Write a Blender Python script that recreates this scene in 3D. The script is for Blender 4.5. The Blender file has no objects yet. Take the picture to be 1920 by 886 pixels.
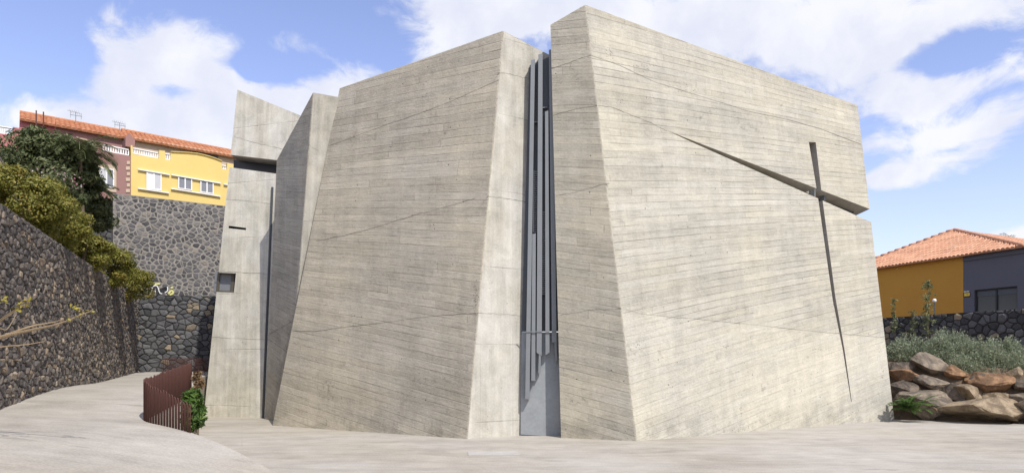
import bpy, bmesh, math, random
import numpy as np
from mathutils import Vector
random.seed(7); rng = np.random.default_rng(7)
SC = bpy.context.scene; COL = SC.collection
F, CX, HY, CZ = 1400.0, 960.0, 680.0, 2.4        # focal length, principal column, horizon row, eye height
C0 = np.array([0, 0, CZ]); UP = np.array([0, 0, 1.0])
A = np.array
def ray(px, py): return A([(px-CX)/F, 1.0, (HY-py)/F])
def P(px, py, Y): return C0 + ray(px, py)*Y
def unit(v): v = A(v, float); return v/np.linalg.norm(v)
def plane(a, b, c):
    n = unit(np.cross(A(b)-a, A(c)-a))
    return (A(a, float), n if n @ (C0-a) > 0 else -n)
def on(pl, px, py, off=0.0):
    r = ray(px, py); a = pl[0]+pl[1]*off
    return C0 + r*((pl[1] @ (a-C0))/(pl[1] @ r))
def zed(a, b, z): a = A(a); b = A(b); return a+(b-a)*((z-a[2])/(b[2]-a[2]))

# ------------------------------------------------------------------ node helpers
class NT:
    def __init__(s, tree): s.t = tree; s.n = tree.nodes; s.l = tree.links
    def put(s, sock, v):
        if v is None: return
        if isinstance(v, bpy.types.NodeSocket): s.l.new(v, sock)
        else:
            try: sock.default_value = v
            except Exception: sock.default_value = (*v, 1.0)
    def m(s, op, a, b=None, c=None, clamp=False):
        k = s.n.new('ShaderNodeMath'); k.operation = op; k.use_clamp = clamp
        for i, v in enumerate((a, b, c)): s.put(k.inputs[i], v)
        return k.outputs[0]
    def vm(s, op, a, b=None, out=0):
        k = s.n.new('ShaderNodeVectorMath'); k.operation = op
        s.put(k.inputs[0], a); s.put(k.inputs[1], b)
        return k.outputs[out]
    def xyz(s, x, y, z=0.0):
        k = s.n.new('ShaderNodeCombineXYZ')
        for i, v in enumerate((x, y, z)): s.put(k.inputs[i], v)
        return k.outputs[0]
    def sep(s, v):
        k = s.n.new('ShaderNodeSeparateXYZ'); s.put(k.inputs[0], v); return k.outputs
    def noise(s, vec, scale, detail=4, rough=.55, dist=0.0):
        k = s.n.new('ShaderNodeTexNoise'); s.put(k.inputs['Vector'], vec)
        k.inputs['Scale'].default_value = scale; k.inputs['Detail'].default_value = detail
        k.inputs['Roughness'].default_value = rough; k.inputs['Distortion'].default_value = dist
        return k.outputs['Fac']
    def white(s, vec):
        k = s.n.new('ShaderNodeTexWhiteNoise'); k.noise_dimensions = '3D'; s.put(k.inputs['Vector'], vec); return k.outputs['Value']
    def voro(s, vec, scale, feature='F1'):
        k = s.n.new('ShaderNodeTexVoronoi'); k.feature = feature; s.put(k.inputs['Vector'], vec); k.inputs['Scale'].default_value = scale; return k.outputs
    def rng(s, v, a, b, c=0.0, d=1.0, smooth=True):
        k = s.n.new('ShaderNodeMapRange'); k.interpolation_type = 'SMOOTHSTEP' if smooth else 'LINEAR'
        for i, x in enumerate((v, a, b, c, d)): s.put(k.inputs[i], x)
        return k.outputs[0]
    def mix(s, f, a, b, mode='MIX'):
        k = s.n.new('ShaderNodeMix'); k.data_type = 'RGBA'; k.blend_type = mode
        s.put(k.inputs[0], f); s.put(k.inputs[6], a); s.put(k.inputs[7], b); return k.outputs[2]
    def scale(s, col, f): return s.vm('MULTIPLY', col, s.xyz(f, f, f))
    def ramp(s, f, stops):
        k = s.n.new('ShaderNodeValToRGB'); s.put(k.inputs[0], f); e = k.color_ramp.elements
        while len(e) < len(stops): e.new(.5)
        for x, (p, c) in zip(e, stops): x.position = p; x.color = (*c, 1)
        return k.outputs[0]
    def bump(s, h, dist=1.0, strength=1.0):
        k = s.n.new('ShaderNodeBump'); k.inputs['Distance'].default_value = dist; k.inputs['Strength'].default_value = strength
        s.put(k.inputs['Height'], h); return k.outputs[0]
    def uv(s):
        k = s.n.new('ShaderNodeTexCoord'); return k.outputs['UV']
    def obj(s):
        k = s.n.new('ShaderNodeTexCoord'); return k.outputs['Object']
    def island(s):
        k = s.n.new('ShaderNodeNewGeometry'); return k.outputs['Random Per Island']
def material(name, build):
    mt = bpy.data.materials.new(name); mt.use_nodes = True
    t = NT(mt.node_tree); b = mt.node_tree.nodes['Principled BSDF']
    r = build(t)                                   # -> dict of inputs
    r.setdefault('Roughness', .85)
    for k, v in r.items(): t.put(b.inputs[k], v)
    return mt
def plain(name, col, rough=.7, var=.12, metallic=0.0, scale=3.0, bump=.002, spec=.5):
    def f(t):
        o = t.obj(); n = t.noise(o, scale, 5); n2 = t.noise(o, scale*9, 3)
        k = t.m('ADD', t.m('MULTIPLY', t.m('SUBTRACT', n, .5), var*2), t.m('MULTIPLY_ADD', t.m('SUBTRACT', n2, .5), var, 1.0))
        return {'Base Color': t.scale((*col,), k) if False else t.vm('MULTIPLY', col, t.xyz(k, k, k)), 'Roughness': rough, 'Metallic': metallic,
                'Specular IOR Level': spec, 'Normal': t.bump(t.m('ADD', n, n2), bump)}
    return material(name, f)

# ------------------------------------------------------------------ concrete
def board_concrete(name, mw, h=.25, base=(.44, .405, .335), pour=None, seed=0.0, contrast=1.0):
    """board-marked concrete: UV in metres along and up the face; boards tilt by mw[0]+mw[1]*w+mw[2]*w^2"""
    def f(t):
        uv = t.uv(); s = t.sep(uv); u, w = s[0], s[1]
        uvs = t.vm('ADD', uv, (seed, seed*1.7, seed))
        wob = t.m('MULTIPLY', t.m('SUBTRACT', t.noise(uvs, .5, 2), .5), .06)
        sl = t.m('ADD', t.m('MULTIPLY_ADD', w, mw[1], mw[0]), t.m('MULTIPLY', t.m('MULTIPLY', w, w), mw[2]))
        v = t.m('ADD', t.m('SUBTRACT', w, t.m('MULTIPLY', u, sl)), wob)
        r = t.m('DIVIDE', v, h); row = t.m('FLOOR', r); fr = t.m('SUBTRACT', r, row)
        rr = t.white(t.xyz(row, seed, 3.0))
        L = 3.1
        c = t.m('MULTIPLY_ADD', rr, 9.0, t.m('DIVIDE', u, L)); col = t.m('FLOOR', c); fc = t.m('SUBTRACT', c, col)
        cell = t.white(t.xyz(row, col, seed)); cell2 = t.white(t.xyz(row, col, seed+5))
        dr = t.m('MULTIPLY', t.m('MINIMUM', fr, t.m('SUBTRACT', 1.0, fr)), h)
        dc = t.m('MULTIPLY', t.m('MINIMUM', fc, t.m('SUBTRACT', 1.0, fc)), L)
        fine = t.noise(uvs, 14, 3)
        wdt = t.m('MULTIPLY_ADD', t.noise(t.xyz(t.m('MULTIPLY', u, .9), t.m('MULTIPLY', row, 3.7), seed), 1.0, 3), .022, .004)
        jr = t.m('SUBTRACT', 1.0, t.rng(dr, 0.0, wdt))
        mask = t.rng(t.noise(t.xyz(t.m('MULTIPLY', u, .33), t.m('MULTIPLY', row, 5.31), seed), 1.0, 3, .65), .41, .62)
        mask = t.m('MULTIPLY_ADD', mask, .93, .07)
        jc = t.m('MULTIPLY', t.m('SUBTRACT', 1.0, t.rng(dc, 0.0, .02)), t.m('MULTIPLY', t.rng(cell2, .5, .9), .6))
        joint = t.m('MAXIMUM', t.m('MULTIPLY', jr, mask), jc)
        if pour:
            edge = t.m('ADD', t.m('MULTIPLY_ADD', u, pour[1], pour[0]), t.m('MULTIPLY', t.m('SUBTRACT', t.noise(t.xyz(u, 0.0, seed), 1.6, 4), .5), .5))
            low = t.rng(t.m('SUBTRACT', edge, w), -.02, .06)
            joint = t.m('MULTIPLY', joint, t.m('MULTIPLY_ADD', low, -.55, 1.0)); cell = t.mix(t.m('MULTIPLY', low, .7), t.xyz(cell, cell, cell), (.5, .5, .5, 1)); cell = t.sep(cell)[0]
        grain = t.noise(t.xyz(t.m('MULTIPLY', u, 1.0), t.m('MULTIPLY', v, 13.0), seed), 1.0, 4, .6)
        med = t.noise(uvs, 1.9, 9, .74, .4); big = t.noise(uvs, .21, 4, .6)
        streak = t.noise(t.xyz(t.m('MULTIPLY', u, 2.2), t.m('MULTIPLY', w, .16), seed), 1.0, 4, .6)
        pv = t.voro(uvs, 2.6); pit = t.m('MULTIPLY', t.m('SUBTRACT', 1.0, t.rng(pv['Distance'], .03, .09)), t.rng(t.sep(pv['Color'])[0], .55, .6))
        rag = t.m('MULTIPLY', t.rng(t.noise(uvs, .8, 5, .6), .60, .70), t.rng(t.noise(uvs, 7.0, 5, .7), .5, .62))   # honeycombing
        k = 1.0
        def add(x, amt):
            nonlocal k
            k = t.m('ADD', t.m('MULTIPLY', t.m('SUBTRACT', x, .5), amt*contrast), k)
        blot = t.noise(uvs, 5.2, 6, .78, .6)
        lay = t.noise(t.xyz(t.m('MULTIPLY', u, .30), t.m('MULTIPLY', v, 3.6), seed+8), 1.0, 6, .68)
        pt = t.noise(t.xyz(t.m('MULTIPLY', u, .06), t.m('MULTIPLY', t.m('ADD', w, t.m('MULTIPLY', u, -.12)), .5), seed+2), 1.0, 3, .5)
        add(pt, .45); add(cell, .16); add(big, .42); add(med, .42); add(grain, .50); add(lay, .34); add(streak, .36); add(fine, .40); add(blot, .42)
        k = t.m('MULTIPLY', k, t.m('SUBTRACT', 1.0, t.m('MULTIPLY', joint, .42)))
        k = t.m('MULTIPLY', k, t.m('SUBTRACT', 1.0, t.m('MULTIPLY', pit, .55)))
        k = t.m('MULTIPLY', k, t.m('SUBTRACT', 1.0, t.m('MULTIPLY', rag, .28)))
        dmp = t.m('MULTIPLY', t.rng(w, .25, 1.1, 1.0, 0.0), t.rng(t.noise(uvs, 1.1, 6, .7), .46, .62)); k = t.m('MULTIPLY', k, t.m('SUBTRACT', 1.0, t.m('MULTIPLY', dmp, .20)))
        if pour:
            fade = t.m('MULTIPLY', low, t.rng(t.m('SUBTRACT', edge, w), .3, 3.0, 1.0, .45))
            k = t.m('MULTIPLY', k, t.m('MULTIPLY_ADD', fade, .09, 1.0))
        tint = t.mix(t.rng(t.m('ADD', t.m('MULTIPLY', cell2, .12), t.m('MULTIPLY', big, .88)), .35, .65), (base[0]*.985, base[1]*.995, base[2]*1.03, 1), (base[0]*1.015, base[1]*1.0, base[2]*.975, 1))
        hgt = t.m('MULTIPLY', cell, .012)
        hgt = t.m('MULTIPLY_ADD', joint, -.016, hgt); hgt = t.m('MULTIPLY_ADD', grain, .012, hgt)
        hgt = t.m('MULTIPLY_ADD', med, .022, hgt); hgt = t.m('MULTIPLY_ADD', blot, .012, hgt); hgt = t.m('MULTIPLY_ADD', fine, .009, hgt); hgt = t.m('MULTIPLY_ADD', pit, -.02, hgt)
        hgt = t.m('MULTIPLY_ADD', rag, -.012, hgt)
        return {'Base Color': t.vm('MULTIPLY', tint, t.xyz(k, k, k)), 'Roughness': .9, 'Specular IOR Level': .25, 'Normal': t.bump(hgt, 1.0, .8)}
    return material(name, f)
def cast_concrete(name, base=(.470, .443, .362), seed=0.0, cool=0.0, streaks=1.0):
    """smooth shuttered concrete: big panels, tie holes and runs of rain"""
    def f(t):
        uv = t.uv(); s = t.sep(uv); u, w = s[0], s[1]; uvs = t.vm('ADD', uv, (seed, seed*1.3, seed))
        run = t.noise(t.xyz(t.m('MULTIPLY', u, 4.0), t.m('MULTIPLY', w, .22), seed), 1.0, 5, .65)
        run2 = t.noise(t.xyz(t.m('MULTIPLY', u, 1.3), t.m('MULTIPLY', w, .2), seed+3), 1.0, 4, .6)
        med = t.noise(uvs, 1.6, 7, .65, .5); big = t.noise(uvs, .3, 4); fine = t.noise(uvs, 16, 3)
        pw, ph = 1.25, 2.5
        cu = t.m('DIVIDE', t.m('ADD', u, seed), pw); cw = t.m('DIVIDE', t.m('ADD', w, seed), ph)
        fu = t.m('FRACT', cu); fw = t.m('FRACT', cw)
        pan = t.white(t.xyz(t.m('FLOOR', cu), t.m('FLOOR', cw), seed))
        du = t.m('MULTIPLY', t.m('MINIMUM', fu, t.m('SUBTRACT', 1.0, fu)), pw); dw = t.m('MULTIPLY', t.m('MINIMUM', fw, t.m('SUBTRACT', 1.0, fw)), ph)
        line = t.m('MAXIMUM', t.m('MULTIPLY', t.m('SUBTRACT', 1.0, t.rng(du, 0.0, .025)), .3), t.m('SUBTRACT', 1.0, t.rng(dw, 0.0, .03)))
        line = t.m('MULTIPLY', line, t.rng(t.noise(uvs, .7, 3), .35, .65))
        pv = t.voro(uvs, 2.4); pit = t.m('MULTIPLY', t.m('SUBTRACT', 1.0, t.rng(pv['Distance'], .02, .07)), t.rng(t.sep(pv['Color'])[0], .55, .6))
        k = 1.0
        for x, a in ((run, .70*streaks), (run2, .60*streaks), (med, .85), (big, .50), (pan, .10), (fine, .35)):
            k = t.m('ADD', t.m('MULTIPLY', t.m('SUBTRACT', x, .5), a), k)
        k = t.m('MULTIPLY', k, t.m('SUBTRACT', 1.0, t.m('MULTIPLY', line, .28)))
        k = t.m('MULTIPLY', k, t.m('SUBTRACT', 1.0, t.m('MULTIPLY', pit, .4)))
        tint = t.mix(t.rng(t.m('ADD', big, t.m('MULTIPLY', run2, .4)), .5, .9), (base[0], base[1], base[2], 1), (base[0]*.96, base[1]*.99, base[2]*1.10, 1))
        hgt = t.m('MULTIPLY_ADD', line, -.010, t.m('MULTIPLY', med, .018)); hgt = t.m('MULTIPLY_ADD', fine, .006, hgt); hgt = t.m('MULTIPLY_ADD', pit, -.015, hgt)
        return {'Base Color': t.vm('MULTIPLY', tint, t.xyz(k, k, k)), 'Roughness': .88, 'Specular IOR Level': .3, 'Normal': t.bump(hgt, 1.0, .7)}
    return material(name, f)

# ------------------------------------------------------------------ objects
OFF = {}
def mesh_obj(name, verts, faces, mats, parent=None, uvs=None, fm=None, smooth=False):
    off = OFF.get(parent.name, A([0, 0, 0.])) if parent else A([0, 0, 0.])
    me = bpy.data.meshes.new(name)
    v = A(verts, float)-off
    me.from_pydata(v.tolist(), [], [list(map(int, f)) for f in faces])
    for m in (mats if isinstance(mats, (list, tuple)) else [mats]): me.materials.append(m)
    if fm is not None: me.polygons.foreach_set('material_index', fm)
    if uvs is not None:
        l = me.uv_layers.new(name='UVMap'); l.data.foreach_set('uv', A(uvs, float).ravel())
    if smooth: me.polygons.foreach_set('use_smooth', [True]*len(me.polygons))
    me.update()
    o = bpy.data.objects.new(name, me); COL.objects.link(o)
    if parent: o.parent = parent; OFF[o.name] = off
    return o
def tag(o, label, cat, group=None, kind=None):
    o['label'] = label; o['category'] = cat
    if group: o['group'] = group
    if kind: o['kind'] = kind
    return o
def thing(name, loc, label, cat, group=None):
    o = bpy.data.objects.new(name, None); o.empty_display_size = .3; COL.objects.link(o); o.location = loc
    OFF[o.name] = A(loc, float); return tag(o, label, cat, group)
def struct(o): o['kind'] = 'structure'; return o
class MB:
    def __init__(s): s.v = []; s.f = []; s.mi = []
    def add(s, v, f, mi=0):
        n = len(s.v); s.v += [tuple(x) for x in v]; s.f += [tuple(i+n for i in q) for q in f]; s.mi += [mi]*len(f)
    def hexa(s, q0, q1, mi=0):                       # two quads, same winding
        s.add(list(q0)+list(q1), [(0, 1, 2, 3), (7, 6, 5, 4), (0, 4, 5, 1), (1, 5, 6, 2), (2, 6, 7, 3), (3, 7, 4, 0)], mi)
    def box(s, c, sx, sy, sz, mi=0, rz=0.0):
        c = A(c, float); a = A([math.cos(rz), math.sin(rz), 0])*sx/2; b = A([-math.sin(rz), math.cos(rz), 0])*sy/2; z = UP*sz/2
        s.hexa([c-a-b-z, c+a-b-z, c+a+b-z, c-a+b-z], [c-a-b+z, c+a-b+z, c+a+b+z, c-a+b+z], mi)
    def tube(s, pts, rad, seg=7, mi=0):
        pts = [A(p, float) for p in pts]; rad = rad if hasattr(rad, '__len__') else [rad]*len(pts); n = len(s.v)
        for i, p in enumerate(pts):
            d = unit(pts[min(i+1, len(pts)-1)]-pts[max(i-1, 0)])
            x = np.cross(d, A([.31, .9, .2])); x = unit(x) if np.linalg.norm(x) > 1e-6 else A([1., 0, 0]); y = np.cross(d, x)
            for k in range(seg):
                a = 2*math.pi*k/seg; s.v.append(tuple(p+rad[i]*(x*math.cos(a)+y*math.sin(a))))
        for i in range(len(pts)-1):
            for k in range(seg):
                s.f.append((n+i*seg+k, n+i*seg+(k+1) % seg, n+(i+1)*seg+(k+1) % seg, n+(i+1)*seg+k)); s.mi.append(mi)
        s.f.append(tuple(n+k for k in range(seg))[::-1]); s.f.append(tuple(n+(len(pts)-1)*seg+k for k in range(seg))); s.mi += [mi, mi]
    def panel(s, pl, px, off0, off1, mi=0):          # slab standing on a wall plane, outline given as seen on that wall
        a = [on(pl, x, y, off1) for x, y in px]; d = pl[1]*(off0-off1)
        n = len(a); b = [p+d for p in a]
        f = [tuple(range(n)), tuple(range(2*n-1, n-1, -1))]+[(i, i+n, (i+1) % n+n, (i+1) % n) for i in range(n)]
        s.add(a+b, f, mi)
    def build(s, name, mats, parent=None, smooth=False): return mesh_obj(name, s.v, s.f, mats, parent, fm=s.mi, smooth=smooth)
def recalc(o):
    bm = bmesh.new(); bm.from_mesh(o.data); bmesh.ops.recalc_face_normals(bm, faces=bm.faces); bm.to_mesh(o.data); bm.free()
def planar_uv(verts, faces, frames=None):
    out = []; V = A(verts, float)
    for i, f in enumerate(faces):
        p = V[list(f)]
        if frames and frames.get(i): o, n = frames[i]
        else:
            n = np.zeros(3)
            for k in range(len(f)): n += np.cross(p[k], p[(k+1) % len(f)])
            n = unit(n); o = A([0, 0, 0.])
        U = np.cross(UP, n); U = unit(U) if np.linalg.norm(U) > 1e-3 else A([1., 0, 0]); W = np.cross(n, U)
        out += [((q-o) @ U, (q-o) @ W) for q in p]
    return out
def cut(o, cutters):
    for c in cutters:
        md = o.modifiers.new('cut', 'BOOLEAN'); md.operation = 'DIFFERENCE'; md.solver = 'EXACT'; md.object = c
        try: md.material_mode = 'TRANSFER'
        except Exception: pass
    bpy.context.view_layer.update()
    me = bpy.data.meshes.new_from_object(o.evaluated_get(bpy.context.evaluated_depsgraph_get()))
    o.modifiers.clear(); old = o.data; o.data = me; bpy.data.meshes.remove(old)
    for c in cutters: bpy.data.objects.remove(c)
# ------------------------------------------------------------------ camera, light, sky
cam = bpy.data.cameras.new('camera'); co = bpy.data.objects.new('camera', cam); COL.objects.link(co)
cam.sensor_width = 36; cam.lens = F/1920*36; cam.shift_y = (HY-443)/1920; cam.clip_end = 3000
co.location = (0, 0, CZ); co.rotation_euler = (math.pi/2, 0, 0); SC.camera = co
EL = math.radians(50); HD = unit([.55, -.83, 0]); S = HD*math.cos(EL)+UP*math.sin(EL)
sl = bpy.data.lights.new('sun', 'SUN'); sl.energy = 3.6; sl.angle = math.radians(.6); sl.color = (1, .955, .88)
so = bpy.data.objects.new('sun', sl); COL.objects.link(so); so.rotation_euler = Vector(S).to_track_quat('Z', 'Y').to_euler(); so.location = (20, -20, 40)
SC.view_settings.view_transform = 'Standard'; SC.view_settings.look = 'None'; SC.view_settings.gamma = 1; SC.view_settings.exposure = .32
WS = .11
wd = bpy.data.worlds.new('World'); SC.world = wd; wd.use_nodes = True
t = NT(wd.node_tree); bg = wd.node_tree.nodes['Background']; bg.inputs['Strength'].default_value = WS
sky = t.n.new('ShaderNodeTexSky'); sky.sky_type = 'NISHITA'; sky.sun_disc = False; sky.sun_elevation = EL; sky.sun_rotation = math.atan2(HD[0], HD[1])
sky.air_density = 1.0; sky.dust_density = .6; sky.ozone_density = 2.0; sky.altitude = 500
tc = t.n.new('ShaderNodeTexCoord'); d = tc.outputs['Generated']; dz = t.sep(d)[2]
warp = t.vm('SUBTRACT', t.n.new('ShaderNodeTexNoise').outputs['Color'], (.5, .5, .5))
wn = [n for n in t.n if n.type == 'TEX_NOISE'][0]; t.put(wn.inputs['Vector'], d); wn.inputs['Scale'].default_value = 7; wn.inputs['Detail'].default_value = 4
dd = t.vm('ADD', d, t.vm('MULTIPLY', warp, (.09, .09, .06)))
dens = 0.0
CL = [(320, 85, 150, 95, 1.0), (230, 150, 110, 60, .7), (560, 62, 60, 50, .5), (330, 235, 330, 105, 1.25), (650, 150, 90, 60, .8), (120, 260, 140, 70, .9), (520, 200, 190, 70, .9),
      (860, 40, 170, 95, 1.3), (1050, 20, 200, 110, 1.1), (1350, 40, 330, 110, 1.2), (1600, 110, 180, 90, .8), (1780, 20, 260, 75, 1.0), (1700, 190, 130, 48, 1.0), (1850, 245, 110, 45, .8), (1910, 150, 90, 80, .7),
      (1690, 265, 110, 26, .6), (1740, 312, 150, 36, .9), (1660, 330, 70, 28, .6), (1900, 440, 110, 35, .6), (1500, 260, 150, 80, .4),
      (335, 166, 95, 30, -1.0), (490, 140, 80, 50, -.9), (90, 120, 110, 80, -.6), (1775, 108, 95, 34, -.55), (1645, 225, 60, 18, -.5), (1690, 70, 60, 20, -.3), (1800, 275, 60, 14, -.5)]
for px, py, rx, ry, wgt in CL:
    c = unit(ray(px, py)); kx, kz = F*1.05/rx, F*1.05/ry
    q = t.vm('MULTIPLY', t.vm('SUBTRACT', dd, tuple(c)), (kx, kx, kz)); ln = t.vm('LENGTH', q, None, 1)
    dens = t.m('ADD', t.m('MULTIPLY', t.m('SUBTRACT', 1.0, ln, clamp=True), wgt), dens)
pn = t.noise(t.vm('MULTIPLY', dd, (1, 1, 1.7)), 8.0, 10, .62, .35)
wide = t.noise(t.vm('MULTIPLY', d, (1, 1, 2)), 1.9, 3)
back = t.rng(t.sep(d)[1], .55, .2)                                     # scattered cloud over the rest of the sky
dens = t.m('ADD', dens, t.m('MULTIPLY', back, t.rng(wide, .42, .6)))
e_ = t.m('MULTIPLY_ADD', t.m('SUBTRACT', pn, .5), 2.9, t.m('MULTIPLY_ADD', dens, 1.05, -.14))
cov = t.m('MULTIPLY', t.rng(e_, .0, .62), t.rng(dens, 0.0, .16))
cov = t.m('MULTIPLY', cov, .94)
hz = t.rng(dz, .34, .0, 0.0, .38)
bl = t.mix(hz, t.vm('MULTIPLY', sky.outputs[0], (1.9, 1.57, 1.68)), (5.2, 5.8, 7.0, 1))
shade = t.noise(dd, 9, 5, .55)
white = t.mix(t.rng(shade, .35, .65), (5.9, 6.1, 7.0, 1), (7.2, 7.25, 7.6, 1))
t.put(bg.inputs['Color'], t.mix(cov, bl, white))

# ------------------------------------------------------------------ materials
M = {}
M['smooth_a'] = cast_concrete('cast_concrete', seed=2.0)
M['smooth_d'] = cast_concrete('tower_concrete', (.57, .54, .445), seed=7.0)
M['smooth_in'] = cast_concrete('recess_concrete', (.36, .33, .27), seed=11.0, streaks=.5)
M['steel'] = plain('grey_steel', (.19, .203, .213), .5, .12, .1, 1.5, .001)
M['steel_dark'] = plain('dark_steel', (.075, .084, .093), .5, .14, .1, 2, .001)
M['zinc'] = plain('door_steel', (.27, .288, .30), .45, .32, .1, 1.1, .0015)
M['joint'] = plain('joint_shadow_gap', (.17, .155, .125), .95, .3, 0, 6, .01)
M['void'] = plain('dark_opening', (.015, .015, .016), .4, .1)
M['glass'] = plain('dark_glass', (.07, .075, .075), .15, .1, 0, 1, .0005)
M['pane'] = plain('window_pane', (.22, .23, .25), .2, .25, 0, 9, .0005)
M['white'] = plain('white_paint', (.78, .77, .74), .6, .06)
M['curtain'] = plain('curtained_pane', (.50, .51, .52), .45, .15, 0, 10)
M['yellow'] = plain('yellow_render', (.70, .53, .18), .85, .08, 0, .8, .004)
M['mauve'] = plain('mauve_render', (.30, .165, .145), .85, .08, 0, .8, .004)
M['pink'] = plain('pink_render', (.44, .165, .165), .85, .10, 0, .8, .004)
M['cream'] = plain('cream_render', (.52, .42, .30), .85, .15, 0, 2, .004)
M['ochre'] = plain('ochre_render', (.50, .25, .035), .85, .07, 0, .7, .003)
M['slate'] = plain('slate_grey_render', (.105, .105, .13), .8, .07, 0, .7, .003)
M['rust'] = plain('rusty_brown_paint', (.09, .034, .025), .65, .2, .1, 8, .002)
M['bark'] = plain('bark', (.16, .12, .08), .9, .3, 0, 9, .02)
M['twig'] = plain('pale_bark', (.34, .25, .15), .85, .25, 0, 9, .01)
M['soil'] = plain('dry_soil', (.14, .10, .065), .95, .3, 0, 2.5, .05)
M['black'] = plain('black_paint', (.02, .02, .024), .6, .1)
M['yel2'] = plain('sign_yellow', (.75, .50, .03), .5, .05)
M['pale_yellow'] = plain('pale_yellow_paint', (.62, .60, .22), .7, .2)
M['lampglass'] = plain('opal_globe', (.75, .74, .72), .25, .03)
def f_pav(t):
    o = t.obj(); s = t.sep(o)
    sm = t.noise(t.xyz(t.m('MULTIPLY', s[0], .30), t.m('MULTIPLY', s[1], .85), 0.0), 1.0, 6, .62, .6)
    sm2 = t.noise(t.xyz(t.m('MULTIPLY', s[0], 1.3), t.m('MULTIPLY', s[1], 4.0), 2.0), 1.0, 5, .6, .3)
    big = t.noise(o, .16, 4); fine = t.noise(o, 22, 4, .7); med = t.noise(o, 1.3, 6, .6, .3)
    k = 1.0
    for x, a in ((sm, .8), (sm2, .34), (big, .45), (fine, .8), (med, .45)): k = t.m('ADD', t.m('MULTIPLY', t.m('SUBTRACT', x, .5), a), k)
    dk = t.m('MULTIPLY', t.rng(sm, .56, .70), t.rng(sm2, .42, .62)); k = t.m('MULTIPLY', k, t.m('SUBTRACT', 1.0, t.m('MULTIPLY', dk, .42)))
    pv = t.voro(o, 3.0); sp = t.m('MULTIPLY', t.m('SUBTRACT', 1.0, t.rng(pv['Distance'], .03, .07)), t.rng(t.sep(pv['Color'])[0], .72, .74)); k = t.m('MULTIPLY', k, t.m('SUBTRACT', 1.0, t.m('MULTIPLY', sp, .4)))
    rx_ = t.m('ADD', t.m('MULTIPLY', s[0], .94), t.m('MULTIPLY', s[1], .34)); ry_ = t.m('ADD', t.m('MULTIPLY', s[1], .94), t.m('MULTIPLY', s[0], -.34)); sm_ = None
    for q_ in (rx_, ry_):
        fq_ = t.m('FRACT', t.m('DIVIDE', q_, 5.2)); dq_ = t.m('MULTIPLY', t.m('MINIMUM', fq_, t.m('SUBTRACT', 1.0, fq_)), 5.2); ln_ = t.m('SUBTRACT', 1.0, t.rng(dq_, .008, .035)); sm_ = ln_ if sm_ is None else t.m('MAXIMUM', sm_, ln_)
    k = t.m('MULTIPLY', k, t.m('SUBTRACT', 1.0, t.m('MULTIPLY', t.m('MULTIPLY', sm_, t.rng(med, .44, .6)), .09)))
    col = t.mix(t.rng(big, .4, .6), (.385, .352, .298, 1), (.378, .352, .312, 1))
    return {'Base Color': t.vm('MULTIPLY', col, t.xyz(k, k, k)), 'Roughness': .9, 'Specular IOR Level': .25,
            'Normal': t.bump(t.m('MULTIPLY_ADD', fine, .006, t.m('MULTIPLY_ADD', med, .02, t.m('MULTIPLY', sm2, .01))), 1.0, .7)}
M['cover'] = plain('cover_concrete', (.42, .40, .37), .9, .3, 0, 2, .004)
M['bronze'] = plain('bronze_frame', (.13, .115, .09), .5, .1, .2, 2, .001)
M['paving'] = material('brushed_paving', f_pav)
def stone(name, stops, scale=6.0):
    def f(t):
        o = t.obj(); i = t.island(); n = t.noise(o, scale, 7, .65); n2 = t.noise(o, scale*5, 4, .7)
        c = t.ramp(i, stops); k = t.m('ADD', t.m('MULTIPLY_ADD', t.m('SUBTRACT', n, .5), .9, 1.0), t.m('MULTIPLY', t.m('SUBTRACT', n2, .5), .5))
        return {'Base Color': t.vm('MULTIPLY', c, t.xyz(k, k, k)), 'Roughness': .9, 'Specular IOR Level': .3, 'Normal': t.bump(t.m('MULTIPLY_ADD', n, .05, t.m('MULTIPLY', n2, .012)), 1.0, .9)}
    return material(name, f)
M['gabion'] = stone('mixed_basalt', [(0, (.07, .063, .06)), (.35, (.125, .11, .098)), (.64, (.17, .145, .12)), (.80, (.11, .102, .098)), (.92, (.24, .185, .13)), (1, (.32, .27, .21))])
M['basalt'] = stone('dark_basalt', [(0, (.05, .051, .055)), (.5, (.105, .105, .108)), (.87, (.135, .135, .137)), (.94, (.20, .165, .12)), (1, (.29, .24, .17))])
M['basalt_m'] = stone('mortared_basalt', [(0, (.06, .058, .06)), (.5, (.115, .112, .114)), (.85, (.17, .163, .155)), (1, (.26, .225, .185))])
M['mortar'] = plain('grey_mortar', (.265, .245, .215), .95, .55, 0, 3, .03)
M['gap'] = plain('wall_core', (.03, .028, .026), .95, .3, 0, 6, .02)
def leaf(name, stops, trans=.25, rough=.5):
    def f(t):
        o = t.obj(); c = t.ramp(t.m('ADD', t.m('MULTIPLY', t.island(), .65), t.m('MULTIPLY', t.rng(t.noise(o, 1.6, 3), .3, .7), .35)), stops)
        return {'Base Color': c, 'Roughness': rough, 'Specular IOR Level': .35, 'Subsurface Weight': 0.0}
    mt = material(name, f); n = mt.node_tree; b = n.nodes['Principled BSDF']; out = n.nodes['Material Output']
    tr = n.nodes.new('ShaderNodeBsdfTranslucent'); mx = n.nodes.new('ShaderNodeMixShader'); mx.inputs[0].default_value = trans
    n.links.new(b.inputs['Base Color'].links[0].from_socket, tr.inputs[0]); n.links.new(b.outputs[0], mx.inputs[1]); n.links.new(tr.outputs[0], mx.inputs[2]); n.links.new(mx.outputs[0], out.inputs[0])
    return mt
M['leaf_dark'] = leaf('dark_leaves', [(0, (.045, .062, .025)), (.5, (.095, .12, .045)), (.85, (.145, .165, .065)), (1, (.20, .18, .085))])
M['leaf_olive'] = leaf('olive_leaves', [(0, (.085, .10, .018)), (.45, (.19, .19, .03)), (.8, (.27, .23, .045)), (1, (.26, .16, .055))])
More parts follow.
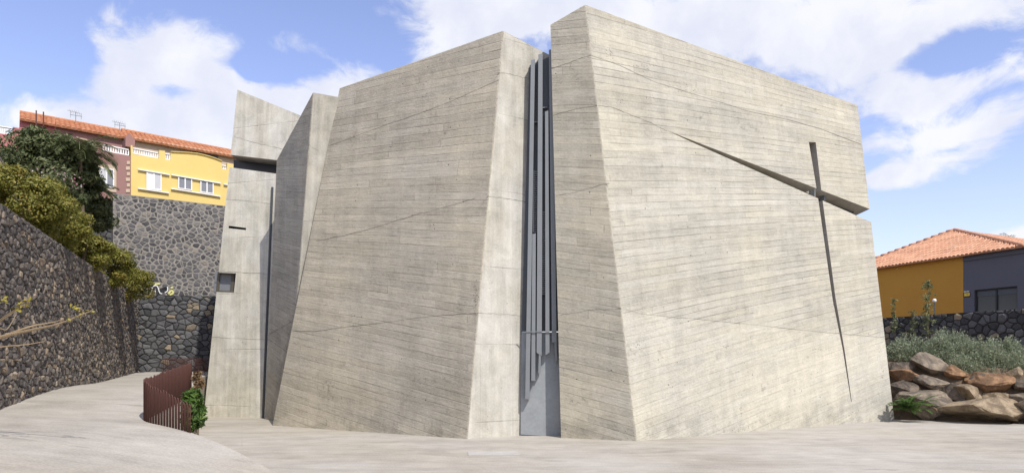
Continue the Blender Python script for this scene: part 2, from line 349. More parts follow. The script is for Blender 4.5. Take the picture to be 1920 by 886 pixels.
M['leaf_green'] = leaf('fresh_leaves', [(0, (.03, .07, .012)), (.6, (.08, .15, .03)), (1, (.17, .22, .05))])
M['leaf_grey'] = leaf('grey_green_leaves', [(0, (.15, .18, .11)), (.5, (.27, .305, .20)), (1, (.40, .43, .30))])
M['leaf_dry'] = leaf('dry_leaves', [(0, (.13, .08, .04)), (.6, (.23, .15, .08)), (1, (.30, .22, .12))])
M['frond'] = leaf('frond_green', [(0, (.07, .10, .04)), (.6, (.14, .17, .07)), (1, (.24, .25, .11))])
M['petal'] = leaf('pink_and_white_petals', [(0, (.35, .06, .14)), (.4, (.55, .28, .33)), (.7, (.65, .55, .52)), (1, (.72, .66, .58))])
M['yleaf'] = leaf('yellow_leaves', [(0, (.30, .26, .04)), (1, (.45, .38, .06))])
def tile_mat(name, stops):
    def f(t):
        uv = t.uv(); s = t.sep(uv); c = t.white(t.xyz(t.m('FLOOR', s[0]), t.m('FLOOR', s[1]), 1.0)); n = t.noise(uv, 1.3, 5); n2 = t.noise(uv, .25, 3)
        col = t.ramp(c, stops); k = t.m('MULTIPLY_ADD', t.m('SUBTRACT', n, .5), .6, t.m('MULTIPLY_ADD', t.m('SUBTRACT', n2, .5), .5, 1.0))
        return {'Base Color': t.vm('MULTIPLY', col, t.xyz(k, k, k)), 'Roughness': .85, 'Normal': t.bump(n, .02)}
    return material(name, f)
M['tile'] = tile_mat('terracotta_tile', [(0, (.38, .155, .07)), (.5, (.45, .19, .09)), (.85, (.49, .225, .115)), (1, (.42, .205, .12))])
M['tile_pale'] = tile_mat('pale_terracotta_tile', [(0, (.49, .25, .15)), (.5, (.55, .29, .175)), (.85, (.58, .325, .205)), (1, (.53, .30, .19))])

# ------------------------------------------------------------------ the church
def front_edge(bx, by, tx, ty, yt): return P(bx, by, CZ*F/(by-HY)), P(tx, ty, yt)
K = thing('concrete_church', (2, 27, 0), 'angular raw concrete church of leaning board-marked blocks with a cross slit', 'church')
def block(name, front, backs, mats, seeds=None, zbot=-.5):
    """front: list of (base, top) left to right; backs: (base,top) continuing round; mats per front face, then the last for the rest"""
    ed = [(zed(b, tp, zbot) if abs(b[2]-tp[2]) > .1 else b, tp) for b, tp in front+backs]
    n = len(ed); V = [e[0] for e in ed]+[e[1] for e in ed]; Fc = []; fr = {}; fm = []
    ml = []
    for i in range(n):
        j = (i+1) % n; Fc.append((i, j, n+j, n+i))
        mt = mats[i] if i < len(front)-1 else mats[-1]
        if mt not in ml: ml.append(mt)
        fm.append(ml.index(mt))
        if i < len(front)-1:
            pl = plane(front[i][0], front[i+1][0], front[i][1]); fr[i] = (A(front[i][0]), pl[1])
    Fc.append(tuple(range(n, 2*n))); Fc.append(tuple(range(n-1, -1, -1))); fm += [ml.index(mats[-1])]*2 if mats[-1] in ml else [0, 0]
    return mesh_obj(name, V, Fc, ml, K, planar_uv(V, Fc, fr), fm), fr
def arris(o, tops, w=.035):
    bm = bmesh.new(); bm.from_mesh(o.data); off = OFF[K.name]
    es = [e for e in bm.edges if any(all(min(np.linalg.norm(A(v.co)+off-p) for p in pr) < .02 for v in e.verts) for pr in tops)]
    bmesh.ops.bevel(bm, geom=es, offset=w, segments=2, affect='EDGES', profile=.6); bm.to_mesh(o.data); bm.free()
def uw(frame, p):
    o, n = frame; U = unit(np.cross(UP, n)); W = np.cross(n, U); return (p-o) @ U, (p-o) @ W
# right block (the one with the cross)
a0b = P(1052, 820.5, 24.0); a1b, a1t = front_edge(1193, 826, 1097, 8, 24.0); a2b = P(1677, 787, CZ*F/107)
PA1 = plane(a0b, a1b, a1t); PA2 = plane(a1b, a2b, a1t)
a0t = on(PA1, 1032, 46); a2t = on(PA2, 1608, 197)
pr = [on(PA2, 1200, 588), on(PA2, 1665, 634)]
fA2 = (a1b, PA2[1]); q0, q1 = uw(fA2, pr[0]), uw(fA2, pr[1]); kk = (q1[1]-q0[1])/(q1[0]-q0[0])
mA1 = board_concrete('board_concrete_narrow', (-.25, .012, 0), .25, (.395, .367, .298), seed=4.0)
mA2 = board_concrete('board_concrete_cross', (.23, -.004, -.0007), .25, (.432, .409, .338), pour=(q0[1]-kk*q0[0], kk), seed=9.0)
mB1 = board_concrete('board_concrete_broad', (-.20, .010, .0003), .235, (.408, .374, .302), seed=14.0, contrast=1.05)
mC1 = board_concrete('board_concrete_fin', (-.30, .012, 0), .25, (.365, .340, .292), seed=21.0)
back = [(a2b+A([-2.6, 9, 0]), a2t+A([-2.2, 7.5, 0])), (A([4.5, 37, 0]), A([5.2, 36, a0t[2]])), (a0b+A([.5, 4.5, 0]), a0t+A([.4, 4.2, 0]))]
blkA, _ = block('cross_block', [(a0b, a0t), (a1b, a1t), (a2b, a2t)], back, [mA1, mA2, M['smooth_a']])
arris(blkA, [(zed(a1b, a1t, -.5), a1t), (a0t, a1t), (a1t, a2t)])
blkA['label'] = 'tallest board-marked block with the slit cross'
def cutter(pl, px, depth, mat=None, front=.3):
    pts = [on(pl, x, y) for x, y in px]; n = pl[1]; m = len(pts)
    V = [p+n*front for p in pts]+[p-n*depth for p in pts]
    Fc = [tuple(range(m)), tuple(range(2*m-1, m-1, -1))]+[(i, i+m, (i+1) % m+m, (i+1) % m) for i in range(m)]
    o = mesh_obj('cutter', V, Fc, mat or M['smooth_in'], None, planar_uv(V, Fc)); o.location = 0*A(OFF[K.name])
    recalc(o); return o
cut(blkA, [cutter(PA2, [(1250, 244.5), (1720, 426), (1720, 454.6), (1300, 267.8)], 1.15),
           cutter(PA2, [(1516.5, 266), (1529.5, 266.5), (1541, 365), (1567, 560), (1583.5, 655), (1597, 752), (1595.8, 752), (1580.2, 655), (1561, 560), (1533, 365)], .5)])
mb = MB(); mb.panel(PA2, [(1290, 245), (1599, 376), (1599, 430), (1290, 300)], -.60, -.64); mb.build('slit_glazing', M['glass'], K)
mb = MB(); mb.panel(PA2, [(1519, 347), (1521, 348), (1521, 372), (1519, 371)], -.25, -.45); mb.build('bracket', M['steel'], K)
mb = MB(); mb.panel(PA2, [(1537, 356), (1539.5, 357), (1539.5, 379), (1537, 378)], -.25, -.45); mb.build('bracket', M['steel'], K)
# middle block
b0b = P(511, 797, CZ*F/117); b1b, b1t = front_edge(875, 822, 943, 57, 24.4); b2b = P(978, 815.5, 24.85)
PB1 = plane(b0b, b1b, b1t); PB2 = plane(b1b, b2b, b1t); b0t = on(PB1, 637, 165); b2t = on(PB2, 1031, 103)
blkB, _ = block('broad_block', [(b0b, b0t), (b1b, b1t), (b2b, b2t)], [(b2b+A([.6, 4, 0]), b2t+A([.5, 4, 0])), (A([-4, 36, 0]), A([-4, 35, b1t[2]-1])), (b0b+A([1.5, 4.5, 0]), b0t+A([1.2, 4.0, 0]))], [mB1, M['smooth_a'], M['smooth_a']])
arris(blkB, [(zed(b1b, b1t, -.5), b1t), (b0t, b1t), (b1t, b2t)])
blkB['label'] = 'broad board-marked block left of the metal door'
# fin behind it
c0b = P(497, 785, CZ*F/105); c0t = P(519, 299, 30.9); c1t = P(586.5, 173, 27.9); PC1 = plane(c0b, c0t, c1t)
c1m = on(PC1, 556, 566); c1b = zed(c1t, c1m, 0.0)
c2b = c1b+A([3.0, 1.6, 0]); PC2 = plane(c1b, c2b, c1t); c2t = on(PC2, 660, 186)
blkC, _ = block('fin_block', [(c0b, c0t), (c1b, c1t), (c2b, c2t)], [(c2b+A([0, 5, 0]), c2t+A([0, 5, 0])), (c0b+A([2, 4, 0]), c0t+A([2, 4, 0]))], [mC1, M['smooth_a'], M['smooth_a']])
arris(blkC, [(zed(c1b, c1t, -.5), c1t), (c0t, c1t), (c1t, c2t)])
blkC['label'] = 'pointed fin-like block behind the broad block'
# left tower
d0b = P(382, 780, 33.6); d1b = P(497, 783, 32.6); d0t = P(445, 168, 33.8); PD = plane(d0b, d1b, d0t)
d1b2 = on(PD, 545, 785); d1t = on(PD, 640, 248)
blkD, _ = block('tower_block', [(d0b, d0t), (d1b2, d1t)], [(d1b2+A([1, 5, 0]), d1t+A([1, 5, 0])), (d0b+A([-.35, 5, 0]), d0t+A([-.2, 4.6, 0]))], [M['smooth_d'], M['smooth_d']])
blkD['label'] = 'smooth concrete tower with dark slot and small window'
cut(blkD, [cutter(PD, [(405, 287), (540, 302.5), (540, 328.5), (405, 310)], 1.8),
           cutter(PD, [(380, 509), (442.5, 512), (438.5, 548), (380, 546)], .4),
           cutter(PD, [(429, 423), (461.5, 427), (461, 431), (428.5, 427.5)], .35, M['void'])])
mb = MB(); mb.panel(PD, [(440, 300), (540, 312), (540, 345), (440, 330)], -1.0, -1.08); mb.build('slot_shade_sheet', M['void'], K)  # near-black sheet that paints in the shade deep inside the slot
mb = MB(); mb.panel(PD, [(405, 508), (442, 510), (438.5, 549), (401, 547)], -.27, -.31); w = mb.build('window', M['pane'], K)
mb = MB()
for q in ([(410, 509), (414, 509), (411, 548), (407, 548)], [(436, 510), (442, 510), (439, 549), (433, 549)], [(414, 509.5), (436, 510.5), (436, 514), (414, 513)], [(411, 544), (434, 545.5), (434, 549), (411, 548)]): mb.panel(PD, q, -.2, -.266)
mb.build('window_frame', M['bronze'], w)
# metal screen and door
e0 = P(976, 815, 24.72); e1 = P(1056, 820, 24.66); PE = plane(e0, e1, P(996, 110, on(PB2, 996, 118)[1]-.16))
mb = MB(); mb.panel(PE, [(978, 621), (1050, 621), (1040, 104), (993, 124)], -.03, -.10); mb.build('metal_screen', M['steel_dark'], K)
mb = MB(); mb.panel(PE, [(976, 830), (1058, 830), (1052, 622.5), (978, 622.5)], 0, -.1); dr = mb.build('metal_door', M['zinc'], K)
mb = MB(); mb.panel(PE, [(977, 813.5), (1054, 818.5), (1054, 823), (977, 818)], .02, .002); mb.build('threshold', M['steel_dark'], dr)
mb = MB(); mb.panel(PE, [(979, 621), (1050, 619.5), (1050, 621), (979, 622.5)], .33, .304); mb.build('crossbar', M['steel'], K)
def fin(tx, ty, bx, by, w0, w1, dep, slant=0, front=.30):
    m_ = MB(); m_.panel(PE, [(tx-w0/2, ty+1), (tx+w0/2, ty-1), (bx+w1/2, by-slant), (bx-w1/2, by+slant)], front, front-dep); return m_.build('fin', M['steel'], K)
fin(999.5, 118, 989, 747, 7.5, 8, .26); fin(1001.5, 440, 1000, 713, 6.5, 7.5, .22, front=.27); fin(1013.5, 108, 1011, 664, 8, 9.5, .28, -3); fin(1012.5, 660, 1011.5, 699, 4, 4.5, .22, front=.29)
fin(1025, 213, 1026.5, 663, 6, 7.5, .24, 2.5, front=.27); fin(1033, 100, 1039, 642, 8, 8.5, .3); fin(1041, 640, 1043, 677, 4, 4, .25, 2, front=.28)
for x0, x1, ya, yb in ((1004.5, 1003.2, 322, 437), (1019.5, 1019.3, 398, 553)):
    m_ = MB(); y = ya
    while y < yb:
        x = x0+(x1-x0)*(y-ya)/(yb-ya); m_.panel(PE, [(x-3, y), (x+3, y), (x+3, y+1.9), (x-3, y+1.9)], .12, .02); y += 4.0
    m_.panel(PE, [(x0-3.6, ya), (x0-3, ya), (x1-3, yb), (x1-3.6, yb)], .16, .0); m_.build('louvre', M['steel'], K)
for x, y in ((1005, 232), (1006, 352), (1021, 205)):
    m_ = MB(); m_.panel(PE, [(x-5, y), (x+5, y-1), (x+5, y+.6), (x-5, y+1.6)], .1, -.1); m_.build('strut', M['steel'], K)
mb = MB(); mb.panel(PD, [(512.5, 352), (515.5, 352), (498, 783), (495, 783)], .06, -.1); mb.build('steel_strip', M['steel_dark'], K)
# day joints between pours: ragged thin gaps running across the blocks
def crack(pl, pts, wpx=1.5, jit=.75, n=60):
    pts = A(pts, float); seg = np.r_[0, np.cumsum(np.hypot(*np.diff(pts, axis=0).T))]; s = np.linspace(0, seg[-1], n)
    x = np.interp(s, seg, pts[:, 0]); y = np.interp(s, seg, pts[:, 1]); jj = np.convolve(rng.normal(0, 1, n+4), [.2, .3, .3, .2], 'valid')[:n]*jit*.9+np.convolve(rng.normal(0, 1, n+14), np.ones(15)/4.5, 'valid')[:n]*jit*.8
    wpx = wpx*.72; th = np.clip(np.convolve(rng.normal(.75, .7, n+4), np.ones(5)/5, 'valid')[:n], .12, 2)*wpx/2
    V = []; Fc = []
    for i in range(n): V += [on(pl, x[i], y[i]+jj[i]-th[i], .004), on(pl, x[i], y[i]+jj[i]+th[i]*.6, .004), on(pl, x[i], y[i]+jj[i]+th[i]*.6, -.02)]
    for i in range(n-1): Fc += [(3*i, 3*i+1, 3*i+4, 3*i+3), (3*i+1, 3*i+2, 3*i+5, 3*i+4)]
    mesh_obj('day_joint', V, Fc, M['joint'], K)
for pl, pts, w_ in ((PA2, [(1110, 105), (1160, 122), (1230, 155), (1310, 180), (1400, 208), (1480, 225), (1540, 243), (1614, 271)], 1.8),
                    (PA2, [(1122, 198), (1150, 202), (1200, 222), (1250, 245)], 2.0), (PA2, [(1172, 580), (1200, 588), (1330, 601), (1480, 616), (1660, 634)], .9),
                    (PA1, [(1034, 130), (1060, 119), (1108, 104)], 1.6), (PA1, [(1037, 216), (1080, 204), (1120, 198)], 1.5), (PA1, [(1043, 368), (1090, 357), (1143, 343)], 1.5), (PA1, [(1049, 590), (1110, 580), (1165, 578)], 1.0),
                    (PB1, [(592, 452), (650, 440), (700, 426), (780, 402), (890, 372)], 1.6), (PB1, [(548, 622), (590, 622), (650, 612), (740, 601), (820, 592), (893, 586)], 1.7),
                    (PB1, [(620, 272), (700, 243), (770, 217), (840, 192), (880, 175), (935, 150)], 1.3), (PB2, [(903.5, 366), (945, 371), (990, 379)], 1.9), (PB2, [(930, 136), (960, 140), (1000, 149)], 1.1), (PB2, [(893, 586), (930, 588), (981, 592)], .9),
                    (PC1, [(505, 625), (530, 612), (546, 604)], 1.0), (PC2, [(577, 270), (597, 283)], 1.0), (PD, [(400, 508), (510, 513)], 1.0), (PD, [(396, 632), (440, 634), (505, 636)], 1.0), (PD, [(424, 374), (470, 377), (512, 384)], .9), (PD, [(438, 254), (470, 266), (530, 280)], .9)):
    crack(pl, pts, w_)

def flecks(pl, cx, cy, rx, ry, n):               # honeycombing and blow-holes: little dark pits in the cast face
    mb = MB()
    for k in range(n):
        x, y = cx+rng.normal(0, rx), cy+rng.normal(0, ry); a = rng.uniform(.4, 1.1); b = a*rng.uniform(.4, .9); th = rng.uniform(0, 6, 1)[0]
        q = [on(pl, x+a*math.cos(th+p), y+b*math.sin(th+p), .003) for p in (0, 1.2, 2.4, 3.8, 5.0)]; mb.add(q, [(0, 1, 2, 3, 4)])
    o = mb.build('honeycombing', M['joint'], K); o['kind'] = 'stuff'; return o
for a in ((PB1, 891, 560, 2.5, 17, 80), (PB1, 878, 765, 2, 6, 14), (PA2, 1143, 102, 4, 8, 30), (PA2, 1205, 125, 14, 4, 30), (PA2, 1222, 187, 5, 4, 10), (PA2, 1162, 192, 5, 3, 12), (PA2, 1292, 165, 16, 5, 26), (PA2, 1388, 768, 2.5, 9, 14), (PA2, 1395, 802, 9, 4, 22), (PA2, 1596, 783, 9, 6, 22), (PA2, 1361, 650, 3, 2, 7), (PA2, 1530, 652, 4, 2, 9),
          (PA1, 1145, 632, 6, 4, 14), (PA2, 1195, 645, 5, 5, 14), (PA1, 1180, 812, 9, 5, 16), (PA2, 1450, 560, 130, 60, 34), (PA2, 1350, 700, 110, 50, 34), (PA1, 1105, 500, 25, 140, 26), (PB1, 730, 560, 110, 130, 44), (PB1, 800, 250, 60, 60, 22), (PB2, 930, 600, 20, 130, 20), (PD, 440, 640, 25, 80, 14), (PA2, 1655, 700, 2, 8, 8)):
    flecks(*a)

# ------------------------------------------------------------------ plaza, ramp, hillside
def sheet(name, x0, x1, y0, y1, nx, ny, zf, mat):
    V = []; Fc = []
    for j in range(ny+1):
        for i in range(nx+1):
            x = x0+(x1-x0)*i/nx; y = y0+(y1-y0)*j/ny; V.append((x, y, zf(x, y)))
    for j in range(ny):
        for i in range(nx): a = j*(nx+1)+i; Fc.append((a, a+1, a+nx+2, a+nx+1))
    return struct(mesh_obj(name, V, Fc, mat, smooth=True))
sheet('terrain', -900, 900, -300, 1500, 2, 2, lambda x, y: -.6, M['soil'])
sheet('plaza', -15, 40, -25, 46, 4, 4, lambda x, y: 0.0, M['paving'])
CP = A([(-9.5, 22, 1.49), (-8.82, 17.7, 1.07), (-6.8, 15.9, .9), (-5.9, 15.4, .70), (-4.3, 13.9, .32), (-2.6, 11.8, .02), (-12.3, 18, 1.31), (-20.1, 40, 1.91), (-16.2, 29, 1.62), (-7, 10.2, .80), (-10, 12, 1.12),
        (-14, 40, 1.9), (-12.3, 29, 1.72), (-1, 8, -.08), (-6, 5, .45), (-12, 5, .9), (-1, 0, -.1), (-8, -4, .4)], float)
def tps_fit(c):
    n = len(c); r = np.hypot(c[:, None, 0]-c[None, :, 0], c[:, None, 1]-c[None, :, 1]); Km = np.where(r > 0, r*r*np.log(r+1e-12), 0)+np.eye(n)*.5
    Pm = np.c_[np.ones(n), c[:, :2]]; Lm = np.block([[Km, Pm], [Pm.T, np.zeros((3, 3))]]); return np.linalg.solve(Lm, np.r_[c[:, 2], 0, 0, 0])
TW = tps_fit(CP)
def rz(x, y):
    r = np.hypot(CP[:, 0]-x, CP[:, 1]-y); return float((TW[:len(CP)]*np.where(r > 0, r*r*np.log(r+1e-12), 0)).sum()+TW[-3]+TW[-2]*x+TW[-1]*y)
def resample(pts, n):
    pts = A(pts, float); s = np.r_[0, np.cumsum(np.hypot(*np.diff(pts[:, :2], axis=0).T))]; q = np.linspace(0, s[-1], n); return np.stack([np.interp(q, s, pts[:, k]) for k in range(pts.shape[1])], 1)
def smooth_line(pts, n, it=3):
    p = A(pts, float)
    for _ in range(it):
        q = [p[0]]
        for a, b in zip(p[:-1], p[1:]): q += [a*.75+b*.25, a*.25+b*.75]
        p = A(q+[p[-1]])
    return resample(p, n)
lip = smooth_line([(-14.3, 41.5), (-14.4, 34), (-12.6, 29.2), (-9.9, 23.5), (-9.45, 21.8), (-9.0, 18.9), (-8.8, 17.7), (-8.3, 17.15), (-6.8, 15.95), (-5.85, 15.35), (-4.3, 13.9), (-2.7, 11.9), (-1.2, 8.5), (-.8, 2), (-.8, -6)], 120, 2)
wl = resample([(-20.9, 41.5), (-12.6, 18), (-8.0, 4.9), (-7.5, -6)], 120); wl[:, 0] -= .5
V = []; Fc = []; NT_ = 24
for i in range(120):
    for k in range(NT_+1):
        p = lip[i]*(1-k/NT_)+wl[i]*k/NT_; V.append((p[0], p[1], max(rz(*p), .006)))
    V.append((lip[i][0], lip[i][1], -.15))
m_ = NT_+2
for i in range(119):
    for k in range(NT_): Fc.append((i*m_+k, (i+1)*m_+k, (i+1)*m_+k+1, i*m_+k+1))
    Fc.append((i*m_+NT_+1, (i+1)*m_+NT_+1, (i+1)*m_, i*m_))
struct(mesh_obj('ramp', V, Fc, M['paving']))
wu = unit([-7.8, 22, 0]); wn = A([-wu[1], wu[0], 0])      # along the long wall, and away behind it
W0 = A([-12.3, 18, 0])
def hz_(s, t_): return 5.75+.5*max(0, t_)+.25*math.sin(s*.9)*math.sin(t_*.8+1) if t_ < 9 else 10.2
V = []; Fc = []
for i in range(41):
    for k in range(25):
        s = -20+i*1.1*1.15; t_ = .25+k*1.0; p = W0+wu*s+wn*t_; V.append((p[0], p[1], hz_(s, t_)))
for i in range(40):
    for k in range(24): a = i*25+k; Fc.append((a, a+1, a+26, a+25))
struct(mesh_obj('hillside', V, Fc, M['soil'], smooth=True))

# ------------------------------------------------------------------ masonry
def cells(Wd, Hh, sx, sz, jit=.42):
    nx = max(2, int(Wd/sx)); nz = max(2, int(Hh/sz)); dx = Wd/nx; dz = Hh/nz; pts = {}
    for j in range(-1, nz+1):
        for i in range(-1, nx+1): pts[i, j] = A([(i+.5+(.5 if j % 2 else 0)*.8+rng.uniform(-jit, jit))*dx, (j+.5+rng.uniform(-jit, jit))*dz])
    out = []; asp = dx/dz
    for (i, j), c in pts.items():
        poly = [c+A(q)*A([dx, dz])*1.6 for q in ((-1, -1), (1, -1), (1, 1), (-1, 1))]
        for dj in (-2, -1, 0, 1, 2):
            for di in (-2, -1, 0, 1, 2):
                q = pts.get((i+di, j+dj))
                if q is None or (di == 0 and dj == 0): continue
                n = (q-c)*A([1, asp*asp]); mid = (q+c)/2; new = []
                for k in range(len(poly)):
                    a, b = poly[k], poly[(k+1) % len(poly)]; da, db = (a-mid) @ n, (b-mid) @ n
                    if da <= 0: new.append(a)
                    if (da < 0 < db) or (db < 0 < da): new.append(a+(b-a)*(da/(da-db)))
                poly = new
                if len(poly) < 3: break
            if len(poly) < 3: break
        if len(poly) >= 3 and -.1*dx < c[0] < Wd+.1*dx and -.1*dz < c[1] < Hh+.1*dz:
            poly = [np.clip(p, [0, 0], [Wd, Hh]) for p in poly]
            cl = [poly[0]]
            for p in poly[1:]:
                if np.linalg.norm(p-cl[-1]) > .02: cl.append(p)
            if len(cl) > 3: out.append(A(cl))
    return out
def masonry(name, q, thick, sx, sz, gap, bulge, smat, cmat, label, jit=.42, rough_top=.0):
    """q: bottom-left, bottom-right, top-right, top-left of the seen face; every stone is its own little faceted block set in the core"""
    q = [A(x, float) for x in q]; n = unit(np.cross(q[1]-q[0], q[3]-q[0])); 
    if n @ (C0-q[0]) < 0: n = -n
    Wd = np.linalg.norm(q[1]-q[0]); Hh = max(np.linalg.norm(q[3]-q[0]), np.linalg.norm(q[2]-q[1]))
    def mp(p, h):
        a, b = p[0]/Wd, p[1]/Hh; return (q[0]*(1-a)+q[1]*a)*(1-b)+(q[3]*(1-a)+q[2]*a)*b+n*h
    root = thing(name, tuple((q[0]+q[1])/2), label, 'stone wall')
    V = []; Fc = []
    for poly in cells(Wd, Hh, sx, sz, jit):
        c = poly.mean(0); sz_ = math.sqrt(abs(np.cross(poly-c, np.roll(poly, -1, 0)-c).sum())/2)
        g = min(.6, gap*rng.uniform(.6, 1.5)/max(sz_, .05)*1.4); h = bulge*rng.uniform(.35, 1.0)*min(1.4, sz_/sx*1.2); tl = rng.normal(0, .35, 2)*h/max(sz_, .1)
        m = len(poly); s0 = len(V); wob = rng.uniform(.92, 1.0, m)
        r0 = [c+(p-c)*(1-g) for p in poly]; r1 = [c+(p-c)*(1-g)*.93*wob[k] for k, p in enumerate(poly)]; r2 = [c+(p-c)*(1-g)*.62*wob[k]+rng.normal(0, .05, 2)*sz_ for k, p in enumerate(poly)]
        V += [mp(p, -.03) for p in r0]; V += [mp(p, h*.55+max(-.5*h, min(.4*h, (p-c) @ tl))) for p in r1]; V += [mp(p, h+(p-c) @ tl+rng.normal(0, .12)*h) for p in r2]
        for k in range(m):
            k2 = (k+1) % m; Fc += [(s0+k, s0+k2, s0+m+k2, s0+m+k), (s0+m+k, s0+m+k2, s0+2*m+k2, s0+2*m+k)]
        Fc.append(tuple(s0+2*m+k for k in range(m)))
    mesh_obj('stonework', V, Fc, smat, root)
    mb = MB(); mb.hexa([x for x in q], [x-n*thick for x in q]); mb.build('wall_core', cmat, root)
    return root, n
def wallpt(s, z): p = W0+wu*s; return A([p[0], p[1], z])
masonry('retaining_wall', [wallpt(-13, .2), wallpt(23.6, 1.2), wallpt(23.6, 5.98), wallpt(-13, 6.35)], .5, .23, .185, .008, .065, M['gabion'], M['gap'], 'long rough volcanic stone retaining wall along the rising ramp', .6)
masonry('dry_stone_wall', [P(246, 700, 40.2), P(470, 702, 41.5), P(470, 556, 41.5), P(246, 552, 40.2)], .6, .38, .27, .012, .075, M['basalt'], M['gap'], 'dark dry stone wall closing the ramp below the graffiti', .52)
mL = A([(212-CX)/F*44, 44, 0]); mdir = unit([5.0, 3.4, 0]); PM = (mL, A([mdir[1], -mdir[0], 0]))
def mp_(px, py, off=0.): return on(PM, px, py, off)
def mz(s, z): p = mL+mdir*s; return A([p[0], p[1], z])
MT, mn = masonry('mortared_wall', [mz(0, 5.2), mz(11, 5.2), mz(11, 12.4), mz(0, 12.4)], 1.0, .31, .25, .040, .03, M['basalt_m'], M['mortar'], 'tall grey stone wall with pale mortar under the yellow house', .64)
masonry('dark_stone_wall', [P(100, 500, 44.9), P(211.5, 500, 44.7), P(211.5, 362, 44.7), P(100, 362, 44.9)], .5, .45, .33, .015, .10, M['basalt'], M['gap'], 'dark dry stone wall behind the dark tree, beside the mortared wall')
masonry('end_wall', [P(-70, 420, 24.5), P(36, 420, 25.2), P(33, 345, 25.2), P(-70, 180, 24.5)], .6, .33, .25, .015, .09, M['gabion'], M['gap'], 'steeply sloping dark stone wall end at the left picture edge, above the olive shrubs')
# graffiti, painted on the mortared wall just above the dry stone wall
def strokes(name, pl, lines, wpx, off, mat, parent):
    V = []; Fc = []
    for ln in lines:
        ln = smooth_line(ln, 26, 2)
        for i in range(26):
            tg = ln[min(i+1, 25)]-ln[max(i-1, 0)]; nn = A([-tg[1], tg[0]])/max(1e-6, np.hypot(*tg))*wpx/2
            V += [on(pl, *(ln[i]+nn), off), on(pl, *(ln[i]-nn), off)]
        b = len(V)-52; Fc += [(b+2*i, b+2*i+1, b+2*i+3, b+2*i+2) for i in range(25)]
    return mesh_obj(name, V, Fc, mat, parent)
g = strokes('graffiti', PM, [[(283, 552), (286, 540), (294, 537), (296, 552)], [(298, 551), (302, 540), (306, 546), (312, 538)], [(304, 541), (314, 540), (313, 548)]], 5.5, .042, M['black'], MT)
strokes('outline', PM, [[(280, 552), (284, 549), (285, 539), (290, 534), (296, 536), (299, 549), (304, 550)], [(291, 549), (291, 541)], [(314, 537), (315, 545), (309, 548)]], 1.7, .048, M['white'], g)
strokes('fill', PM, [[(315, 550), (322, 543), (326, 549), (318, 552)], [(286, 533), (300, 531)], [(320, 539), (325, 538)]], 3.4, .045, M['pale_yellow'], g)

# ------------------------------------------------------------------ tiled roofs and the houses up on the left
def tile_roof(name, e0, e1, r1, r0, parent, tw=.27, tl=.42, amp=.085, mat='tile'):
    e0, e1, r0, r1 = [A(x, float) for x in (e0, e1, r0, r1)]
    Lu = unit(e1-e0); Lv = (r0+r1)/2-(e0+e1)/2; Lv = Lv-Lu*(Lv @ Lu); hv = np.linalg.norm(Lv); Lv = Lv/hv; n = np.cross(Lu, Lv); n = n if n[2] > 0 else -n
    rows = max(2, int(round(hv/tl))); V = []; Fc = []; UV = []
    def lim(v):
        k = v/hv; a = (e0+(r0-e0)*k-e0) @ Lu; b = (e1+(r1-e1)*k-e0) @ Lu; return a, b
    a0, b0 = min(lim(0)[0], lim(hv)[0]), max(lim(0)[1], lim(hv)[1]); us = np.arange(a0, b0+tw/8, tw/8)
    for j in range(rows):
        va, vb = j*hv/rows-(.05 if j == 0 else .03), (j+1)*hv/rows; s = len(V); ua, ub = lim(max(va, 0)), lim(vb); N = len(us)
        drift = rng.normal(0, .012)
        for (v, l, st) in ((va, ua, -.05), (va, ua, .024), (vb, ub, .0)):
            for u in us:
                uc = min(max(u, l[0]), l[1]); k = int(math.floor(u/tw)); prof = abs(math.sin(math.pi*u/tw))**.7
                V.append(e0+Lu*uc+Lv*(v)+n*(prof*amp*(st > -.04)+st+drift*.3+.006*math.sin(k*12.9+j*7.7)))
        for i in range(N-1):
            if us[i+1] <= min(ua[0], ub[0]) or us[i] >= max(ua[1], ub[1]): continue
            for o_ in (0, N): Fc.append((s+o_+i, s+o_+i+1, s+o_+N+i+1, s+o_+N+i))
            UV += 2*[(us[i]/tw+.001, j+.1), (us[i+1]/tw-.001, j+.1), (us[i+1]/tw-.001, j+.9), (us[i]/tw+.001, j+.9)]
    V += [q-n*.06 for q in (e0, e1, r1, r0)]; m0 = len(V); Fc.append((m0-4, m0-3, m0-2, m0-1)); UV += [(0, 0)]*4      # boarding under the tiles
    return mesh_obj(name, V, Fc, M[mat], parent, UV)
def roof_house(parent, eave, ridge, oe, orr):
    e0, e1 = [mp_(x, y, -oe) for x, y in eave]; r0, r1 = [mp_(x, y, -orr) for x, y in ridge]
    rf = tile_roof('roof', e0, e1, r1, r0, parent)
    b = mdir*0; nb = A([-mdir[1], mdir[0], 0])*(orr-oe)
    mb = MB(); mb.add([r0-UP*.03, r1-UP*.03, r1+nb-UP*(r1[2]-e1[2]), r0+nb-UP*(r0[2]-e0[2])], [(0, 1, 2, 3)]); mb.build('rear_roof', M['tile'], rf)
    mb = MB(); k = 24
    for i in range(k):
        a = r0+(r1-r0)*i/k; c = r0+(r1-r0)*(i+.98)/k; mb.tube([a+UP*.03, c+UP*.03], [.10, .085], 8)
    mb.build('ridge_tiles', M['tile'], rf)
    return e0, e1, r0, r1
def house_wall(name, px, off0, off1, mat, parent): mb = MB(); mb.panel(PM, px, off0, off1); return mb.build(name, mat, parent)
def lerp2(a, b, k): return (a[0]+(b[0]-a[0])*k, a[1]+(b[1]-a[1])*k)
